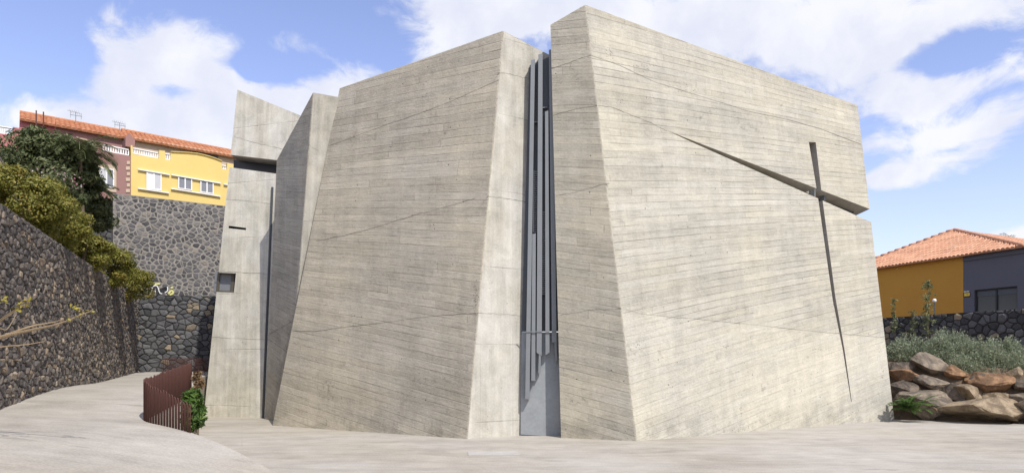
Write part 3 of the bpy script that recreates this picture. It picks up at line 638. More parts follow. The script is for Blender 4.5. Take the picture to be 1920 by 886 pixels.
def balustrade(x0, y0, x1, y1, hpx, n, parent, off=-.12):
    mb = MB(); rl = 2.0
    mb.panel(PM, [(x0, y0), (x1, y1), (x1, y1+rl), (x0, y0+rl)], off+.08, off-.12)
    o = mb.build('balustrade', M['white'], parent); mb = MB(); mb.panel(PM, [(x0, y0+hpx-rl), (x1, y1+hpx-rl), (x1, y1+hpx), (x0, y0+hpx)], off+.08, off-.12)
    mb.build('base_rail', M['white'], o)
    for i in range(n+1):
        c = lerp2((x0, y0), (x1, y1), i/n); b0 = on(PM, c[0], c[1]+rl, off); b1 = on(PM, c[0], c[1]+hpx-rl, off); m2 = MB()
        hw = (x1-x0)/n*.27; m2.panel(PM, [(c[0]-hw, c[1]+rl), (c[0]+hw, c[1]+rl), (c[0]+hw, c[1]+hpx-rl), (c[0]-hw, c[1]+hpx-rl)], off+.04, off-.06); m2.build('baluster', M['white'], o)
    return o
def window_px(tl, tr, br, bl, parent, panes, off=0.0):
    mb = MB(); f = .07
    def q(u, v): a = lerp2(tl, tr, u); b = lerp2(bl, br, u); return lerp2(a, b, v)
    def bar(u0, u1, v0, v1): mb.panel(PM, [q(u0, v0), q(u1, v0), q(u1, v1), q(u0, v1)], off+.05, off+.003)
    bar(0, 1, 0, f); bar(0, 1, 1-f, 1); bar(0, .08, f, 1-f); bar(.92, 1, f, 1-f); bar(.455, .545, f, 1-f)
    w = mb.build('window', M['white'], parent)
    for (u0, u1), m in zip(((.08, .455), (.545, .92)), panes):
        k = MB(); k.panel(PM, [q(u0, f), q(u1, f), q(u1, 1-f), q(u0, 1-f)], off+.02, off+.004); k.build('pane', M[m], w)
    return w
def ZC(x, y): return (180+x/4.923, 220+y/4.923)                       # detail readings on the yellow house
yp = mz(4, 12.4)
Yh = thing('yellow_house', tuple(yp), 'bright yellow house with white windows and curved parapet above the mortared wall', 'house')
par = [ZC(315, 740), ZC(1280, 876), ZC(1280, 450), ZC(1200, 430), ZC(1196, 492), ZC(1155, 486), ZC(1150, 416), ZC(1080, 388), ZC(1000, 364), ZC(920, 347), ZC(850, 340), ZC(682, 331), ZC(680, 405), ZC(632, 398), ZC(628, 320), ZC(575, 314), ZC(572, 389), ZC(333, 349), ZC(330, 272), ZC(315, 268)]
house_wall('facade', par, -.03, -.35, M['yellow'], Yh)
for a, b, w0 in ((ZC(682, 331), ZC(850, 340), 1.2), (ZC(850, 340), ZC(920, 347), 1.2), (ZC(920, 347), ZC(1000, 364), 1.2), (ZC(1000, 364), ZC(1080, 388), 1.2), (ZC(1080, 388), ZC(1150, 416), 1.2)): house_wall('coping', [(a[0], a[1]-w0), (b[0], b[1]-w0), b, a], .05, -.36, M['yellow'], Yh)
balustrade(*ZC(335, 285), *ZC(568, 330), 11.4, 11, Yh); balustrade(*ZC(634, 336), *ZC(678, 342), 12.5, 2, Yh); balustrade(*ZC(1157, 442), *ZC(1194, 448), 9, 2, Yh)
for a, b in ((ZC(387, 476), ZC(677, 526)), (ZC(387, 652), ZC(672, 694)), (ZC(695, 527), ZC(1150, 605)), (ZC(692, 654), ZC(1147, 725)), (ZC(1178, 612), ZC(1260, 626))):
    house_wall('window_band', [a, b, (b[0], b[1]+2.0), (a[0], a[1]+2.0)], .10, .002, M['cream'] if False else M['white'], Yh)
window_px(ZC(465, 495), ZC(605, 517), ZC(605, 677), ZC(465, 659), Yh, ('white', 'curtain')); window_px(ZC(757, 540), ZC(887, 562), ZC(887, 674), ZC(757, 657), Yh, ('pane', 'pane')); window_px(ZC(962, 576), ZC(1085, 597), ZC(1085, 708), ZC(962, 690), Yh, ('pane', 'pane'))
roof_house(Yh, [(227, 257.2), (470, 299.5)], [(227, 243.5), (470, 290)], 2.0, 4.4)
house_wall('upper_wall', [(243, 258), (470, 297), (470, 345), (243, 310)], -2.25, -2.5, M['cream'], Yh)
house_wall('dark_opening', [(360, 285), (408, 294), (408, 306), (360, 300)], -2.1, -2.24, M['void'], Yh)
house_wall('side_wall', [(470, 300), (600, 320), (600, 400), (470, 390)], -.1, -4, M['yellow'], Yh)
Mh = thing('mauve_house', tuple(mz(-1.5, 12.4)), 'dusty mauve house with cream arched window left of the yellow house', 'house')
house_wall('facade', [(95, 372), (243.5, 374), (243.5, 294.6), (193, 285.6), (186, 282), (150, 275), (95, 266)], -.01, -.36, M['mauve'], Mh)
house_wall('pier', [(229, 285), (245, 288), (247, 274), (236, 261), (229, 268)], -.37, -1.9, M['mauve'], Mh)
balustrade(193.5, 271.5, 240.5, 281, 12.6, 10, Mh, -.18)
house_wall('window_surround', [(182, 356), (218, 361), (218, 316), (210, 309.5), (198, 308), (182, 309)], .05, -.008, M['cream'], Mh)
window_px((185.5, 313.5), (214, 317), (214, 353), (185.5, 349), Mh, ('curtain', 'pane'), .05)
for i in range(6):
    y = 300+i*10.5+2; k = 5 if i % 2 else 3.2; house_wall('quoin', [(241-k, y), (243.4, y), (243.4, y+6), (241-k, y+6)], .03, -.008, M['cream'], Mh)
roof_house(Mh, [(104, 235.4), (228, 258)], [(104, 222.9), (226, 245.7)], 2.0, 4.4)
house_wall('upper_wall', [(104, 236), (240, 261), (240, 310), (104, 300)], -2.25, -2.5, M['mauve'], Mh)
house_wall('eave_moulding', [(143, 257), (168, 264), (170, 270), (177, 271.5), (177, 273.5), (168, 272), (166, 266), (143, 259)], -2.1, -2.24, M['cream'], Mh)
Ph = thing('pink_house', tuple(mz(-5.5, 12.4)), 'rose pink house with white balustrade at the far left, partly behind the dark tree', 'house')
house_wall('facade', [(-60, 380), (94.8, 372), (94.8, 266), (40, 258), (36, 243), (24, 241), (23, 256), (-60, 245)], -.02, -.37, M['pink'], Ph)
balustrade(-40, 231, 22, 240.5, 15, 14, Ph, -.18); balustrade(39, 243, 47, 244.5, 14, 2, Ph, -.5)
roof_house(Ph, [(37, 223.4), (103.5, 235.4)], [(37, 210.5), (103.5, 222.8)], 2.0, 4.4)
house_wall('upper_wall', [(37, 225), (103.8, 236), (103.8, 300), (37, 290)], -2.25, -2.5, M['pink'], Ph)
house_wall('white_window', [(8, 282), (24, 286), (24, 306), (8, 302)], .04, -.018, M['white'], Ph)
mb = MB()
for x in (68, 81.5): mb.tube([on(PM, x, 246, -1.2), on(PM, x, 207+(x-68)*.2, -1.2)], .035, 6)
mb.tube([on(PM, 50, 241, -1.2), on(PM, 102, 244, -1.2)], .03, 6); tag(mb.build('scaffold_poles', M['rust']), 'two thin rusty poles with a rail before the pink house roof', 'scaffold')
def antenna(px, py, h, label, sign):
    b = on(PM, px, py, -4.3); r = thing('tv_antenna', tuple(b), label, 'antenna', 'roof antennas')
    m = MB(); m.tube([b-UP*.15, b+UP*h], .019, 6); m.build('mast', M['steel'], r)
    m = MB(); tp = b+UP*h*.93; ax = unit(mdir*sign+UP*.12); m.tube([tp-ax*.25, tp+ax*.45], .012, 5)
    for k in range(5): c = tp+ax*(-.2+k*.12); m.tube([c-UP*(.16-.012*k)+mdir*.05, c+UP*(.16-.012*k)-mdir*.05], .009, 4)
    m.build('boom', M['steel'], r)
    m = MB(); tp = b+UP*h*.6; m.tube([tp-mdir*.3, tp+mdir*.35], .018, 5); m.tube([tp-mdir*.28-UP*.18, tp-mdir*.28+UP*.2], .016, 4); m.tube([tp+mdir*.3-UP*.18, tp+mdir*.3+UP*.2], .016, 4); m.build('dipole', M['steel'], r)
antenna(142, 227, .58, 'thin television antenna with a long boom above the mauve roof', -1); antenna(224.5, 243, .45, 'smaller television antenna at the step between the two tiled roofs', -1)
struct(mesh_obj('upper_terrace', [mz(-12, 12.3)-PM[1]*.3, mz(16, 12.3)-PM[1]*.3, mz(16, 12.3)-PM[1]*40, mz(-12, 12.3)-PM[1]*40], [(0, 1, 2, 3)], M['soil']))

# ------------------------------------------------------------------ plants
def leaves(pts, nrm, size, elong=2.0, jit=.6):
    n = len(pts); d = nrm+rng.normal(0, jit, (n, 3)); d /= np.linalg.norm(d, axis=1)[:, None]
    r = rng.normal(0, 1, (n, 3)); a = np.cross(d, r); a /= np.linalg.norm(a, axis=1)[:, None]; b = np.cross(d, a)
    s = size*rng.uniform(.6, 1.4, n)[:, None]; a = a*s*elong/2; b = b*s/2
    V = np.stack([pts-a, pts+b+d*s*.12, pts+a, pts-b+d*s*.12], 1).reshape(-1, 3); Fc = np.arange(4*n).reshape(-1, 4); return V, Fc
def crown(c, rad, n, size, clumps=40, elong=2.0, fill=.55, cl=.34, squash=1.0):
    c = A(c, float); rad = A(rad, float); q = rng.normal(0, 1, (clumps, 3)); q /= np.linalg.norm(q, axis=1)[:, None]; q *= rng.uniform(fill, 1.0, clumps)[:, None]**.6
    cr = rng.uniform(.6, 1.25, clumps)*cl; idx = rng.integers(0, clumps, n); o = rng.normal(0, 1, (n, 3)); o /= np.linalg.norm(o, axis=1)[:, None]; o *= (rng.uniform(0.35, 1, n)**.5)[:, None]
    p = q[idx]+o*cr[idx][:, None]; return leaves(c+p*rad, o*.7+q[idx]*.4+A([0, 0, .35]), size, elong)
def bush(name, label, cat, c, rad, n, size, mat, group=None, base=None, clumps=40, elong=2.0, fill=.55, cl=.34, trunk=True, parts=None):
    c = A(c, float); b = A(base if base is not None else (c[0], c[1], c[2]-rad[2]))
    r = thing(name, tuple(b), label, cat, group); V, Fc = crown(c, rad, n, size, clumps, elong, fill, cl); mesh_obj('crown', V, Fc, mat, r)
    m = MB()
    for k in range(5 if trunk else 3):
        e = c+A(rad)*A([rng.uniform(-.6, .6), rng.uniform(-.6, .6), rng.uniform(-.1, .6)]); md = (b+e)/2+rng.normal(0, .12, 3)*rad[0]; m.tube([b-UP*.15, md, e], [.06*rad[0]+.015, .04*rad[0]+.01, .012], 6)
    m.build('trunk', M['bark'], r); return r
oc = [((34, 378), 23.2, 1.1, 'large olive shrub at the top left end of the retaining wall'), ((98, 424), 25.5, .85, 'rounded olive shrub right below the flowering bush'), ((150, 472), 28.5, .85, 'small olive shrub halfway along the wall top, before the dark wall'), ((192, 498), 32.0, 1.0, 'spreading olive shrub below the corner of the mortared wall'), ((240, 530), 36.5, .92, 'reddish-tipped olive shrub at the far low end of the wall, beside the graffiti')]
for (px, py), Y, r, lb in oc:
    c = P(px, py, Y); s = (c-W0) @ wu; t_ = (c-W0) @ wn; bush('olive_shrub', lb, 'shrub', c, (r*1.25, r*1.2, r*.85), int(16000*r), .052, M['leaf_olive'], 'olive shrubs along the wall top', (c[0], c[1], min(c[2]-.4, hz_(s, t_)-.1)), 46, 1.7)
dt = P(108, 312, 36.5); dr_ = thing('dark_tree', (dt[0], dt[1], 7.4), 'big dense dark green tree in front of the pink and mauve houses', 'tree')
Vs = []; Fs = []; nv = 0
for c, rad, n in ((P(75, 290, 36), (1.5, 1.6, 1.2), 8000), (P(112, 298, 37), (1.6, 1.8, 1.2), 9000), (P(90, 325, 36.5), (2.0, 1.8, 1.2), 9000), (P(142, 348, 38), (1.15, 1.3, 1.2), 6000), (P(165, 395, 38.5), (1.25, 1.2, .9), 7000), (P(120, 370, 37), (1.4, 1.3, .8), 6000), (P(50, 320, 35.5), (1.0, 1.2, 1.0), 4000)):
    V, Fc = crown(c, rad, n, .085, 44, 2.6, .4, .36); Vs.append(V); Fs.append(Fc+nv); nv += len(V)
mesh_obj('crown', np.concatenate(Vs), np.concatenate(Fs), M['leaf_dark'], dr_)
m = MB(); b = A([dt[0], dt[1], 7.2]); m.tube([b, b+A([.1, .1, 1.6]), b+A([.2, .2, 3.2])], [.22, .17, .09], 8)
for k in range(7): e = dt+A([rng.uniform(-1.8, 2), rng.uniform(-.8, .8), rng.uniform(-.6, .9)]); m.tube([b+A([.1, .1, 1.3]), (b+e)/2+A([0, 0, .8]), e], [.11, .07, .02], 6)
m.build('trunk', M['bark'], dr_)
fb = P(88, 362, 29.5); bush('flowering_shrub', 'shrub with pale and pink blossom between the dark tree and the olive shrubs', 'shrub', fb, (1.15, 1.0, .75), 4200, .085, M['leaf_dark'], None, (fb[0], fb[1], fb[2]-1.5), 30)
V, Fc = crown(fb+A([.1, -.35, .1]), (1.2, .9, .7), 420, .07, 26, 1.1); mesh_obj('blossom', V, Fc, M['petal'], [o for o in COL.objects if o.name == 'flowering_shrub'][0])
def frond(m, b, d, L, droop, wl_, n=26, w=.05, up=.55):
    pts = []; p = A(b, float); d = unit(d)
    for i in range(n): pts.append(p.copy()); p = p+d*L/n; d = unit(d-UP*droop/n)
    m.tube(pts[::5]+[pts[-1]], .012, 4)
    for i in range(2, n):
        tg = unit(pts[i]-pts[i-1]); sd = unit(np.cross(tg, UP)); l = wl_*math.sin(math.pi*(.12+.83*i/n))**.6
        for s in (-1, 1):
            e = pts[i]+(sd*s+tg*.9-UP*.35*rng.uniform(.4, 1.4))*l*.75; q = np.cross(unit(e-pts[i]), UP)*w/2; q2 = A([0, 0, w/2*.6])
            m.add([pts[i]-q2, (pts[i]+e)/2+q, e, (pts[i]+e)/2-q], [(0, 1, 2, 3)])
def palm(name, label, base, top, L, n, droop, mat, wl_=.4, lo=-.1, hi=1.2, tr=.12):
    r = thing(name, tuple(base), label, 'palm'); m = MB()
    for k in range(n):
        a = 2*math.pi*(k*.618); e = rng.uniform(lo, hi); frond(m, top, A([math.cos(a), math.sin(a), e]), L*rng.uniform(.8, 1.15), droop*rng.uniform(.7, 1.2), wl_)
    m.build('crown', mat, r); m = MB(); m.tube([base, (A(base)+top)/2, top], [tr*1.2, tr, tr*.9], 9); m.build('trunk', M['bark'], r); return r
tp = P(150, 288, 36.4); palm('feather_palm', 'feathery palm with drooping fronds rising from the dark tree before the mauve house', tp-UP*4.2+A([.2, 0, 0]), tp, 2.1, 34, 1.9, M['frond'], .6, .1, 1.5, .08)
tp = P(168, 352, 37.6); palm('feather_palm', 'lower feathery palm spreading over the mauve house window', tp-UP*3.2, tp, 1.5, 20, 1.5, M['frond'], .42, 0, 1.1, .09)

# ------------------------------------------------------------------ railing of bent bars round the sunken corner
def railing(name, label, path, pitch, hgt, zf):
    pts = resample(path, max(2, int(np.hypot(*np.diff(A(path), axis=0).T).sum()/pitch)+1)); r = thing(name, (*pts[0], zf(*pts[0])), label, 'railing', 'brown bar railings')
    for i in range(0, len(pts)-1, 1):
        a, b = pts[i], pts[i]+(pts[i+1]-pts[i])*.60; za, zb = zf(*a), zf(*b); zt = max(za, zb)+(hgt(*pts[i]) if callable(hgt) else hgt); m = MB(); hh = rng.normal(0, .016)
        c = (a+b)/2; arc = [(*(c+(b-c)*math.cos(t_)), zt-.06+hh+.06*math.sin(t_)) for t_ in np.linspace(0, math.pi, 7)]
        m.tube([(*b, zb-.06)]+arc+[(*a, za-.06)], .0125, 6); m.build('hoop', M['rust'], r, True)
    return r
rp = smooth_line([(-9.45, 22.0), (-9.0, 18.9), (-8.80, 17.8), (-8.45, 17.2), (-7.6, 16.55), (-6.85, 15.95)], 90, 3)
railing('bar_railing', 'curved brown railing of bent bars at the ramp edge, nearest to the viewer', rp, .125, lambda x, y: .93-.33*min(1, max(0, (17.4-y)/1.45)), lambda x, y: rz(x, y))
railing('bar_railing', 'short distant brown bar railing in front of the dry stone wall', [(-16.6, 35.4), (-16.0, 36.6), (-14.7, 36.6)], .11, .82, lambda x, y: rz(x, y))
bp = P(361, 770, 18.9); bush('corner_bush', 'fresh green leafy bush behind the railing, against the tower', 'bush', (bp[0], bp[1], 1.15), (.24, .26, .5), 900, .10, M['leaf_green'], None, (bp[0], bp[1], 0.02), 22, 2.6)
bp = P(371, 722, 21.9); bush('dry_plant', 'withered brown plant beside the tower corner', 'plant', (bp[0], bp[1], 1.75), (.12, .14, .40), 300, .08, M['leaf_dry'], None, (bp[0], bp[1], .02), 12, 3)

# bare yellowish tree just outside the left edge, its branches reaching in
bt = thing('bare_tree', (-10.6, 13.0, 1.1), 'sparse bare tree with pale yellow-green branches reaching in from the left edge', 'tree')
m = MB(); T0 = P(-150, 690, 13.2)
m.tube([(-10.6, 13.0, .95), (-10.5, 13.1, 1.7), T0], [.11, .09, .075], 8)
tips = []
for pth, r0 in (([T0, P(-60, 655, 13.0), P(0, 632, 12.9), P(40, 622, 12.8), P(75, 615, 12.7), P(115, 606, 12.6), P(150, 590, 12.6), P(172, 582, 12.6)], .05), ([P(0, 632, 12.9), P(40, 617, 12.9), P(65, 609, 13), P(100, 604, 13.1), P(118, 598, 13.1)], .024),
                ([P(-60, 655, 13), P(-10, 605, 12.6), P(25, 583, 12.4), P(50, 562, 12.3)], .026), ([P(-30, 625, 12.9), P(0, 602, 12.3), P(30, 582, 12.2), P(56, 566, 12.1)], .02), ([T0, P(-50, 660, 13.5), P(10, 648, 13.6), P(50, 646, 13.7), P(84, 639, 13.8)], .022), ([T0, P(-40, 680, 13), P(0, 673, 13.1), P(40, 674, 13.2)], .015),
                ([P(-40, 640, 12.8), P(0, 612, 13), P(12, 622, 13), P(30, 590, 13.1)], .013), ([T0, P(-160, 600, 13.3), P(-140, 500, 13.4)], .04), ([T0, P(-220, 610, 13.8), P(-300, 540, 14)], .04)):
    q = smooth_line(pth, 18, 2); m.tube(q, np.linspace(r0, .006, 18), 6); tips.append(q)
m.build('trunk', M['twig'], bt)
pp = np.concatenate([tips[0][-3:], tips[2][-4:], tips[3][-3:], [P(132, 574, 12.6), P(138, 576, 12.6), P(146, 580, 12.6), P(4, 562, 12), P(10, 560, 12)]]); pp = np.repeat(pp, 5, 0)+rng.normal(0, .035, (len(pp)*5, 3))
V, Fc = leaves(pp, np.tile(A([0, -.4, .6]), (len(pp), 1)), .034, 2.0); mesh_obj('foliage', V, Fc, M['yleaf'], bt)

# ------------------------------------------------------------------ right hand side: bank, wall, house
wr0 = A([23.2, 46.1, 0]); wr1 = A([26.3, 38.4, 0])
RW = (wr0, unit([-(wr1-wr0)[1], (wr1-wr0)[0], 0])); RW = (wr0, RW[1] if RW[1] @ (C0-wr0) > 0 else -RW[1])
def rw(px, z, off=0.0): p = on(RW, px, 600, off); return A([p[0], p[1], z])
masonry('dark_garden_wall', [rw(1590, 2.2), rw(2380, 2.2), rw(2380, 5.2), rw(1590, 5.2)], .5, .44, .34, .02, .10, M['basalt'], M['gap'], 'black and brown dry stone wall in front of the ochre house', .6)
V = []; Fc = []                                                   # planted bank between the boulders and that wall
def bank(x): return 31.4-(x-1680)*.0092
xs = np.linspace(1590, 2480, 24)
for x in xs:
    for z, dy in ((-.3, .35), (.6, .9), (1.2, 1.25), (2.2, 1.95), (2.75, 3.6), (3.2, 40)):
        p = P(x, 0, bank(x)+dy); w_ = rw(x, 0); p = p if p[1] < w_[1]+.2 else w_+A([0, .25, 0]); V.append((p[0], p[1], z+rng.normal(0, .05)))
for i in range(23):
    for k in range(5): Fc.append((i*6+k, (i+1)*6+k, (i+1)*6+k+1, i*6+k+1))
struct(mesh_obj('planted_bank', V, Fc, M['soil'], smooth=True))
def rock_mat(name, a, b):
    def f(t):
        o = t.obj(); n = t.noise(o, 1.6, 8, .65, .6); n2 = t.noise(o, 9, 6, .7); n3 = t.noise(t.vm('MULTIPLY', o, (1, 1, 4)), 2.2, 4)
        c = t.mix(t.rng(n, .38, .62), (*a, 1), (*b, 1)); k = t.m('ADD', t.m('MULTIPLY_ADD', t.m('SUBTRACT', n2, .5), .8, 1.0), t.m('MULTIPLY', t.m('SUBTRACT', n3, .5), .6))
        return {'Base Color': t.vm('MULTIPLY', c, t.xyz(k, k, k)), 'Roughness': .9, 'Specular IOR Level': .25, 'Normal': t.bump(t.m('MULTIPLY_ADD', n, .10, t.m('MULTIPLY', n2, .05)), 1.0, .9)}
    return material(name, f)
RK = {'grey': rock_mat('grey_rock', (.12, .10, .08), (.27, .22, .165)), 'tan': rock_mat('tan_rock', (.16, .12, .08), (.33, .26, .175)), 'red': rock_mat('rusty_rock', (.14, .085, .05), (.30, .18, .10)), 'dark': rock_mat('dark_rock', (.085, .072, .06), (.19, .15, .115))}
rng = np.random.default_rng(23)
def boulder(px, py, wpx, hpx, Y, rot, mat, label):
    Y = bank(px)+.1
    for _ in range(4): Y = bank(px)+.42+.62*max(0, P(px, py, Y)[2])
    c = P(px, py, Y); wpx *= 1.14; hpx *= 1.16; sx = wpx/F*Y/2; sz = hpx/F*Y/2; sy = (sx+sz)*.55
    bm = bmesh.new(); bmesh.ops.create_icosphere(bm, subdivisions=4, radius=1.0); V = A([v.co[:] for v in bm.verts]); dn = V.copy()
    for k in range(16):
        d_ = unit(rng.normal(0, 1, 3)*A([1, 1, .9])); h = rng.uniform(.42, .78); s = V @ d_; V = V-np.outer(np.clip(s-h, 0, None)*.985, d_)
    ph = rng.uniform(0, 6, 12); fq = rng.normal(0, 3.2, (6, 3)); ns = sum(np.sin(dn @ fq[i]*(1+.4*i)+ph[i])/(1+i) for i in range(6)); fq2 = rng.normal(0, 9, (5, 3)); ns2 = sum(np.sin(dn @ fq2[i]+ph[6+i]) for i in range(5))
    V = V*(1+.022*ns+.012*ns2)[:, None]; V = V/np.abs(V).max(0)*A([sx, sy, sz]); ca, sa = math.cos(rot), math.sin(rot)
    V = np.c_[V[:, 0]*ca-V[:, 2]*sa, V[:, 1], V[:, 0]*sa+V[:, 2]*ca]
    fc = [[v.index for v in f_.verts] for f_ in bm.faces]; bm.free(); me = mesh_obj('boulder', V, fc, RK[mat]); me.location = c; tag(me, label, 'boulder', 'boulders of the planted bank'); return me
for a in ((1858, 772, 170, 50, 31.0, -.06, 'tan', 'longest flat tan boulder at the foot of the bank'), (1732, 752, 104, 66, 31.8, -.45, 'grey', 'big leaning grey boulder above the fern'), (1823, 744, 66, 36, 31.4, -.25, 'tan', 'tan boulder directly above the left end of the longest boulder'),
          (1878, 752, 62, 42, 30.9, -.1, 'tan', 'rounded tan boulder just above the longest boulder, right of its middle'), (1868, 718, 84, 44, 31.6, -.2, 'red', 'large rust red boulder under the grey-green shrubs'), (1740, 686, 62, 40, 32.6, -.55, 'grey', 'pale-edged grey boulder tipped below the upper left shrub'),
          (1703, 706, 62, 26, 32.3, -.08, 'red', 'low brown boulder near the church corner, below the shrubs'), (1752, 722, 70, 26, 32.1, -.35, 'grey', 'flat slanting grey boulder in the middle of the bank'), (1790, 700, 46, 30, 32.3, -.1, 'red', 'reddish boulder hanging under the middle shrub'),
          (1795, 738, 44, 30, 31.7, -.3, 'dark', 'dark grey boulder wedged left of the tan ones'), (1695, 732, 54, 34, 32.3, -.4, 'dark', 'dark boulder beside the church corner, above the fern'), (1912, 748, 36, 30, 30.6, .2, 'grey', 'grey boulder at the right picture edge, beside the rounded tan one'),
          (1915, 722, 40, 26, 31.2, .1, 'dark', 'small dark boulder at the right picture edge, above the grey one'), (1688, 690, 46, 32, 32.9, 0, 'dark', 'dark boulder next to the church, under the leftmost shrub'), (1762, 768, 60, 30, 31.6, .1, 'dark', 'dark low boulder between the fern and the longest boulder'), (1960, 770, 90, 60, 30.2, 0, 'grey', 'grey boulder just beyond the right end of the longest boulder'),
          (1836, 712, 40, 26, 32.2, .3, 'dark', 'dark boulder left of the rust red boulder'), (1905, 700, 30, 24, 31.6, .1, 'tan', 'small tan boulder right of the rust red boulder')):
    boulder(*a)
def grey_shrub(px, py, rx, rz_, Y, label, n=900):
    Y = bank(px)+2.5+(690-py)*.03
    rz_ *= 1.3; n = int(n*1.5); c = P(px, py, Y); R = rx/F*Y; H = rz_/F*Y; r = thing('grey_shrub', (c[0], c[1], c[2]-H*.8), label, 'shrub', 'grey-green shrubs on the bank')
    Vs = []; Fs = []; k0 = 0
    for k in range(n):
        a = rng.uniform(0, 2*math.pi); q = math.sqrt(rng.uniform(0, 1)); el = math.sqrt(max(0, 1-q*q))
        p = c+A([math.cos(a)*q*R, math.sin(a)*q*R*.8, el*H*rng.uniform(.4, 1.15)*(1+.25*math.sin(a*3+px))-.5*H]); d_ = unit(A([math.cos(a)*q*.8, math.sin(a)*q*.8, .75])+rng.normal(0, .25, 3)); L = rng.uniform(.24, .50)
        m_ = 9; tt = rng.uniform(0, 1, m_); pts = p+np.outer(tt*L, d_)-d_*L*.5; dd_ = np.tile(d_, (m_, 1))*.9+rng.normal(0, .55, (m_, 3)); dd_ /= np.linalg.norm(dd_, axis=1)[:, None]
        sd = np.cross(dd_, rng.normal(0, 1, (m_, 3))); sd /= np.linalg.norm(sd, axis=1)[:, None]; l = .11; w_ = .0145
        V = np.stack([pts, pts+dd_*l*.5+sd*w_, pts+dd_*l, pts+dd_*l*.5-sd*w_], 1).reshape(-1, 3); Vs.append(V); Fs.append(np.arange(4*m_).reshape(-1, 4)+k0); k0 += 4*m_
    mesh_obj('foliage', np.concatenate(Vs), np.concatenate(Fs), M['leaf_grey'], r)
    m = MB()
    for k in range(8): e = c+A([rng.uniform(-.7, .7)*R, rng.uniform(-.5, .5)*R, rng.uniform(-.2, .5)*H]); m.tube([(c[0], c[1], c[2]-H), e], [.03, .008], 5)
    m.build('stem', M['bark'], r)
for a in ((1700, 662, 42, 28, 33.2, 'leftmost grey-green shrub, touching the church corner', 800), (1775, 652, 48, 30, 33.2, 'tallest grey-green shrub, left of the middle of the bank', 1000), (1812, 692, 46, 26, 32.3, 'low grey-green shrub hanging over the reddish boulder', 800), (1862, 676, 52, 30, 32.0, 'wide grey-green shrub above the rust red boulder', 1000), (1905, 690, 40, 28, 31.3, 'grey-green shrub at the right picture edge', 700), (1960, 680, 46, 30, 31.0, 'grey-green shrub just past the right picture edge', 500), (1735, 668, 34, 22, 33.0, 'small grey-green shrub filling in between the leftmost and the tallest ones', 500), (1838, 660, 34, 22, 33, 'small grey-green shrub behind the wide one', 500), (1885, 662, 40, 24, 33, 'grey-green shrub against the garden wall, behind the shrub at the picture edge', 600), (1795, 672, 40, 24, 33, 'grey-green shrub between the tallest and the low hanging one', 600), (1845, 700, 36, 20, 33, 'lowest grey-green shrub, spilling over the dark boulder', 500)):
    grey_shrub(*a)
m = MB(); fc = P(1705, 764, 30.55); fr_ = thing('fern', tuple(fc-UP*.2), 'bright green fern at the church corner below the boulders', 'fern')
for k in range(26): a = 2*math.pi*k*.618; frond(m, fc+A([rng.normal(0, .18), rng.normal(0, .1), -.1]), A([math.cos(a), math.sin(a)-.3, rng.uniform(.8, 2.2)]), rng.uniform(.7, 1.15), 1.5, .18, 20, .06)
m.build('fronds', M['leaf_green'], fr_)
m = MB()
for k in range(5): a = rng.uniform(-.6, .9); frond(m, fc+A([.65, 0, 0]), A([math.cos(a), -.5, .5]), .5, 1.6, .1, 14, .04)
m.build('dead_fronds', M['leaf_dry'], fr_)
def sapling(px, y0, y1, off, label, n, spread):
    b = on(RW, px, y0, off); tp = on(RW, px-2, y1, off); n = int(n*1.7); r = thing('sapling', tuple(b), label, 'sapling', 'slender saplings by the garden wall'); m = MB(); m.tube([b, (b+tp)/2+A([.05, 0, 0]), tp], [.014, .010, .005], 6); Q = []
    for k in range(n):
        h = rng.uniform(.25, 1); o = b+(tp-b)*h; e = o+A([rng.normal(0, 1), rng.normal(0, .6), rng.uniform(-.1, .7)])*spread*(1.25-h*.8); m.tube([o, e], [.008, .004], 4); Q += [o+(e-o)*q for q in np.linspace(.3, 1.05, 8)]
    m.build('stem', M['bark'], r); Q = A(Q)+rng.normal(0, .05, (len(Q), 3)); V, Fc = leaves(Q, np.tile(A([0, -.3, .5]), (len(Q), 1)), .06, 2.6); mesh_obj('foliage', V, Fc, M['frond'], r)
sapling(1741, 665, 525, .5, 'tall slender sapling rising above the garden wall before the ochre wall', 42, .26); sapling(1678, 650, 560, .45, 'short wispy sapling close to the church corner', 18, .18); sapling(1712, 655, 585, .45, 'low leafy sapling against the dark garden wall', 18, .22)

er = A([30.55, 44.85, 0]); el_ = A([25.6, 58.1, 0]); hd = unit(el_-er); hn = A([-hd[1], hd[0], 0]); hn = hn if hn[0] > 0 else -hn; PH = (er, -hn)
Oh = thing('ochre_house', tuple((er+el_)/2+A([0, 0, 3.2])), 'low ochre and slate grey house with terracotta hipped roof behind the garden wall', 'house')
ze = 9.32; LEN = np.linalg.norm(el_-er)
def hp(s, d_, z): p = er+hd*s+hn*d_; return A([p[0], p[1], z])
bs = [k for k in np.linspace(0, LEN, 2001) if abs(CX+F*hp(k, 0, 0)[0]/hp(k, 0, 0)[1]-1805) < 1.2][0]
def hwall(name, s0, s1, z0, z1, d0, d1, mat): mb = MB(); mb.hexa([hp(s0, d0, z0), hp(s1, d0, z0), hp(s1, d1, z0), hp(s0, d1, z0)], [hp(s0, d0, z1), hp(s1, d0, z1), hp(s1, d1, z1), hp(s0, d1, z1)]); return mb.build(name, mat, Oh)
hwall('ochre_wall', bs, LEN-.3, 1.5, ze+.10, 0, .3, M['ochre'])
def hpx(px, py, off=0.): return on(PH, px, py, off)
gq = [(1826, 543), (1907, 536), (1907, 590), (1826, 590)]
g0 = hpx(1826, 543); g1 = hpx(1907, 536); s_a = (g1-er) @ hd; s_b = (g0-er) @ hd; zt = (g0[2]+g1[2])/2; zb = 4.4
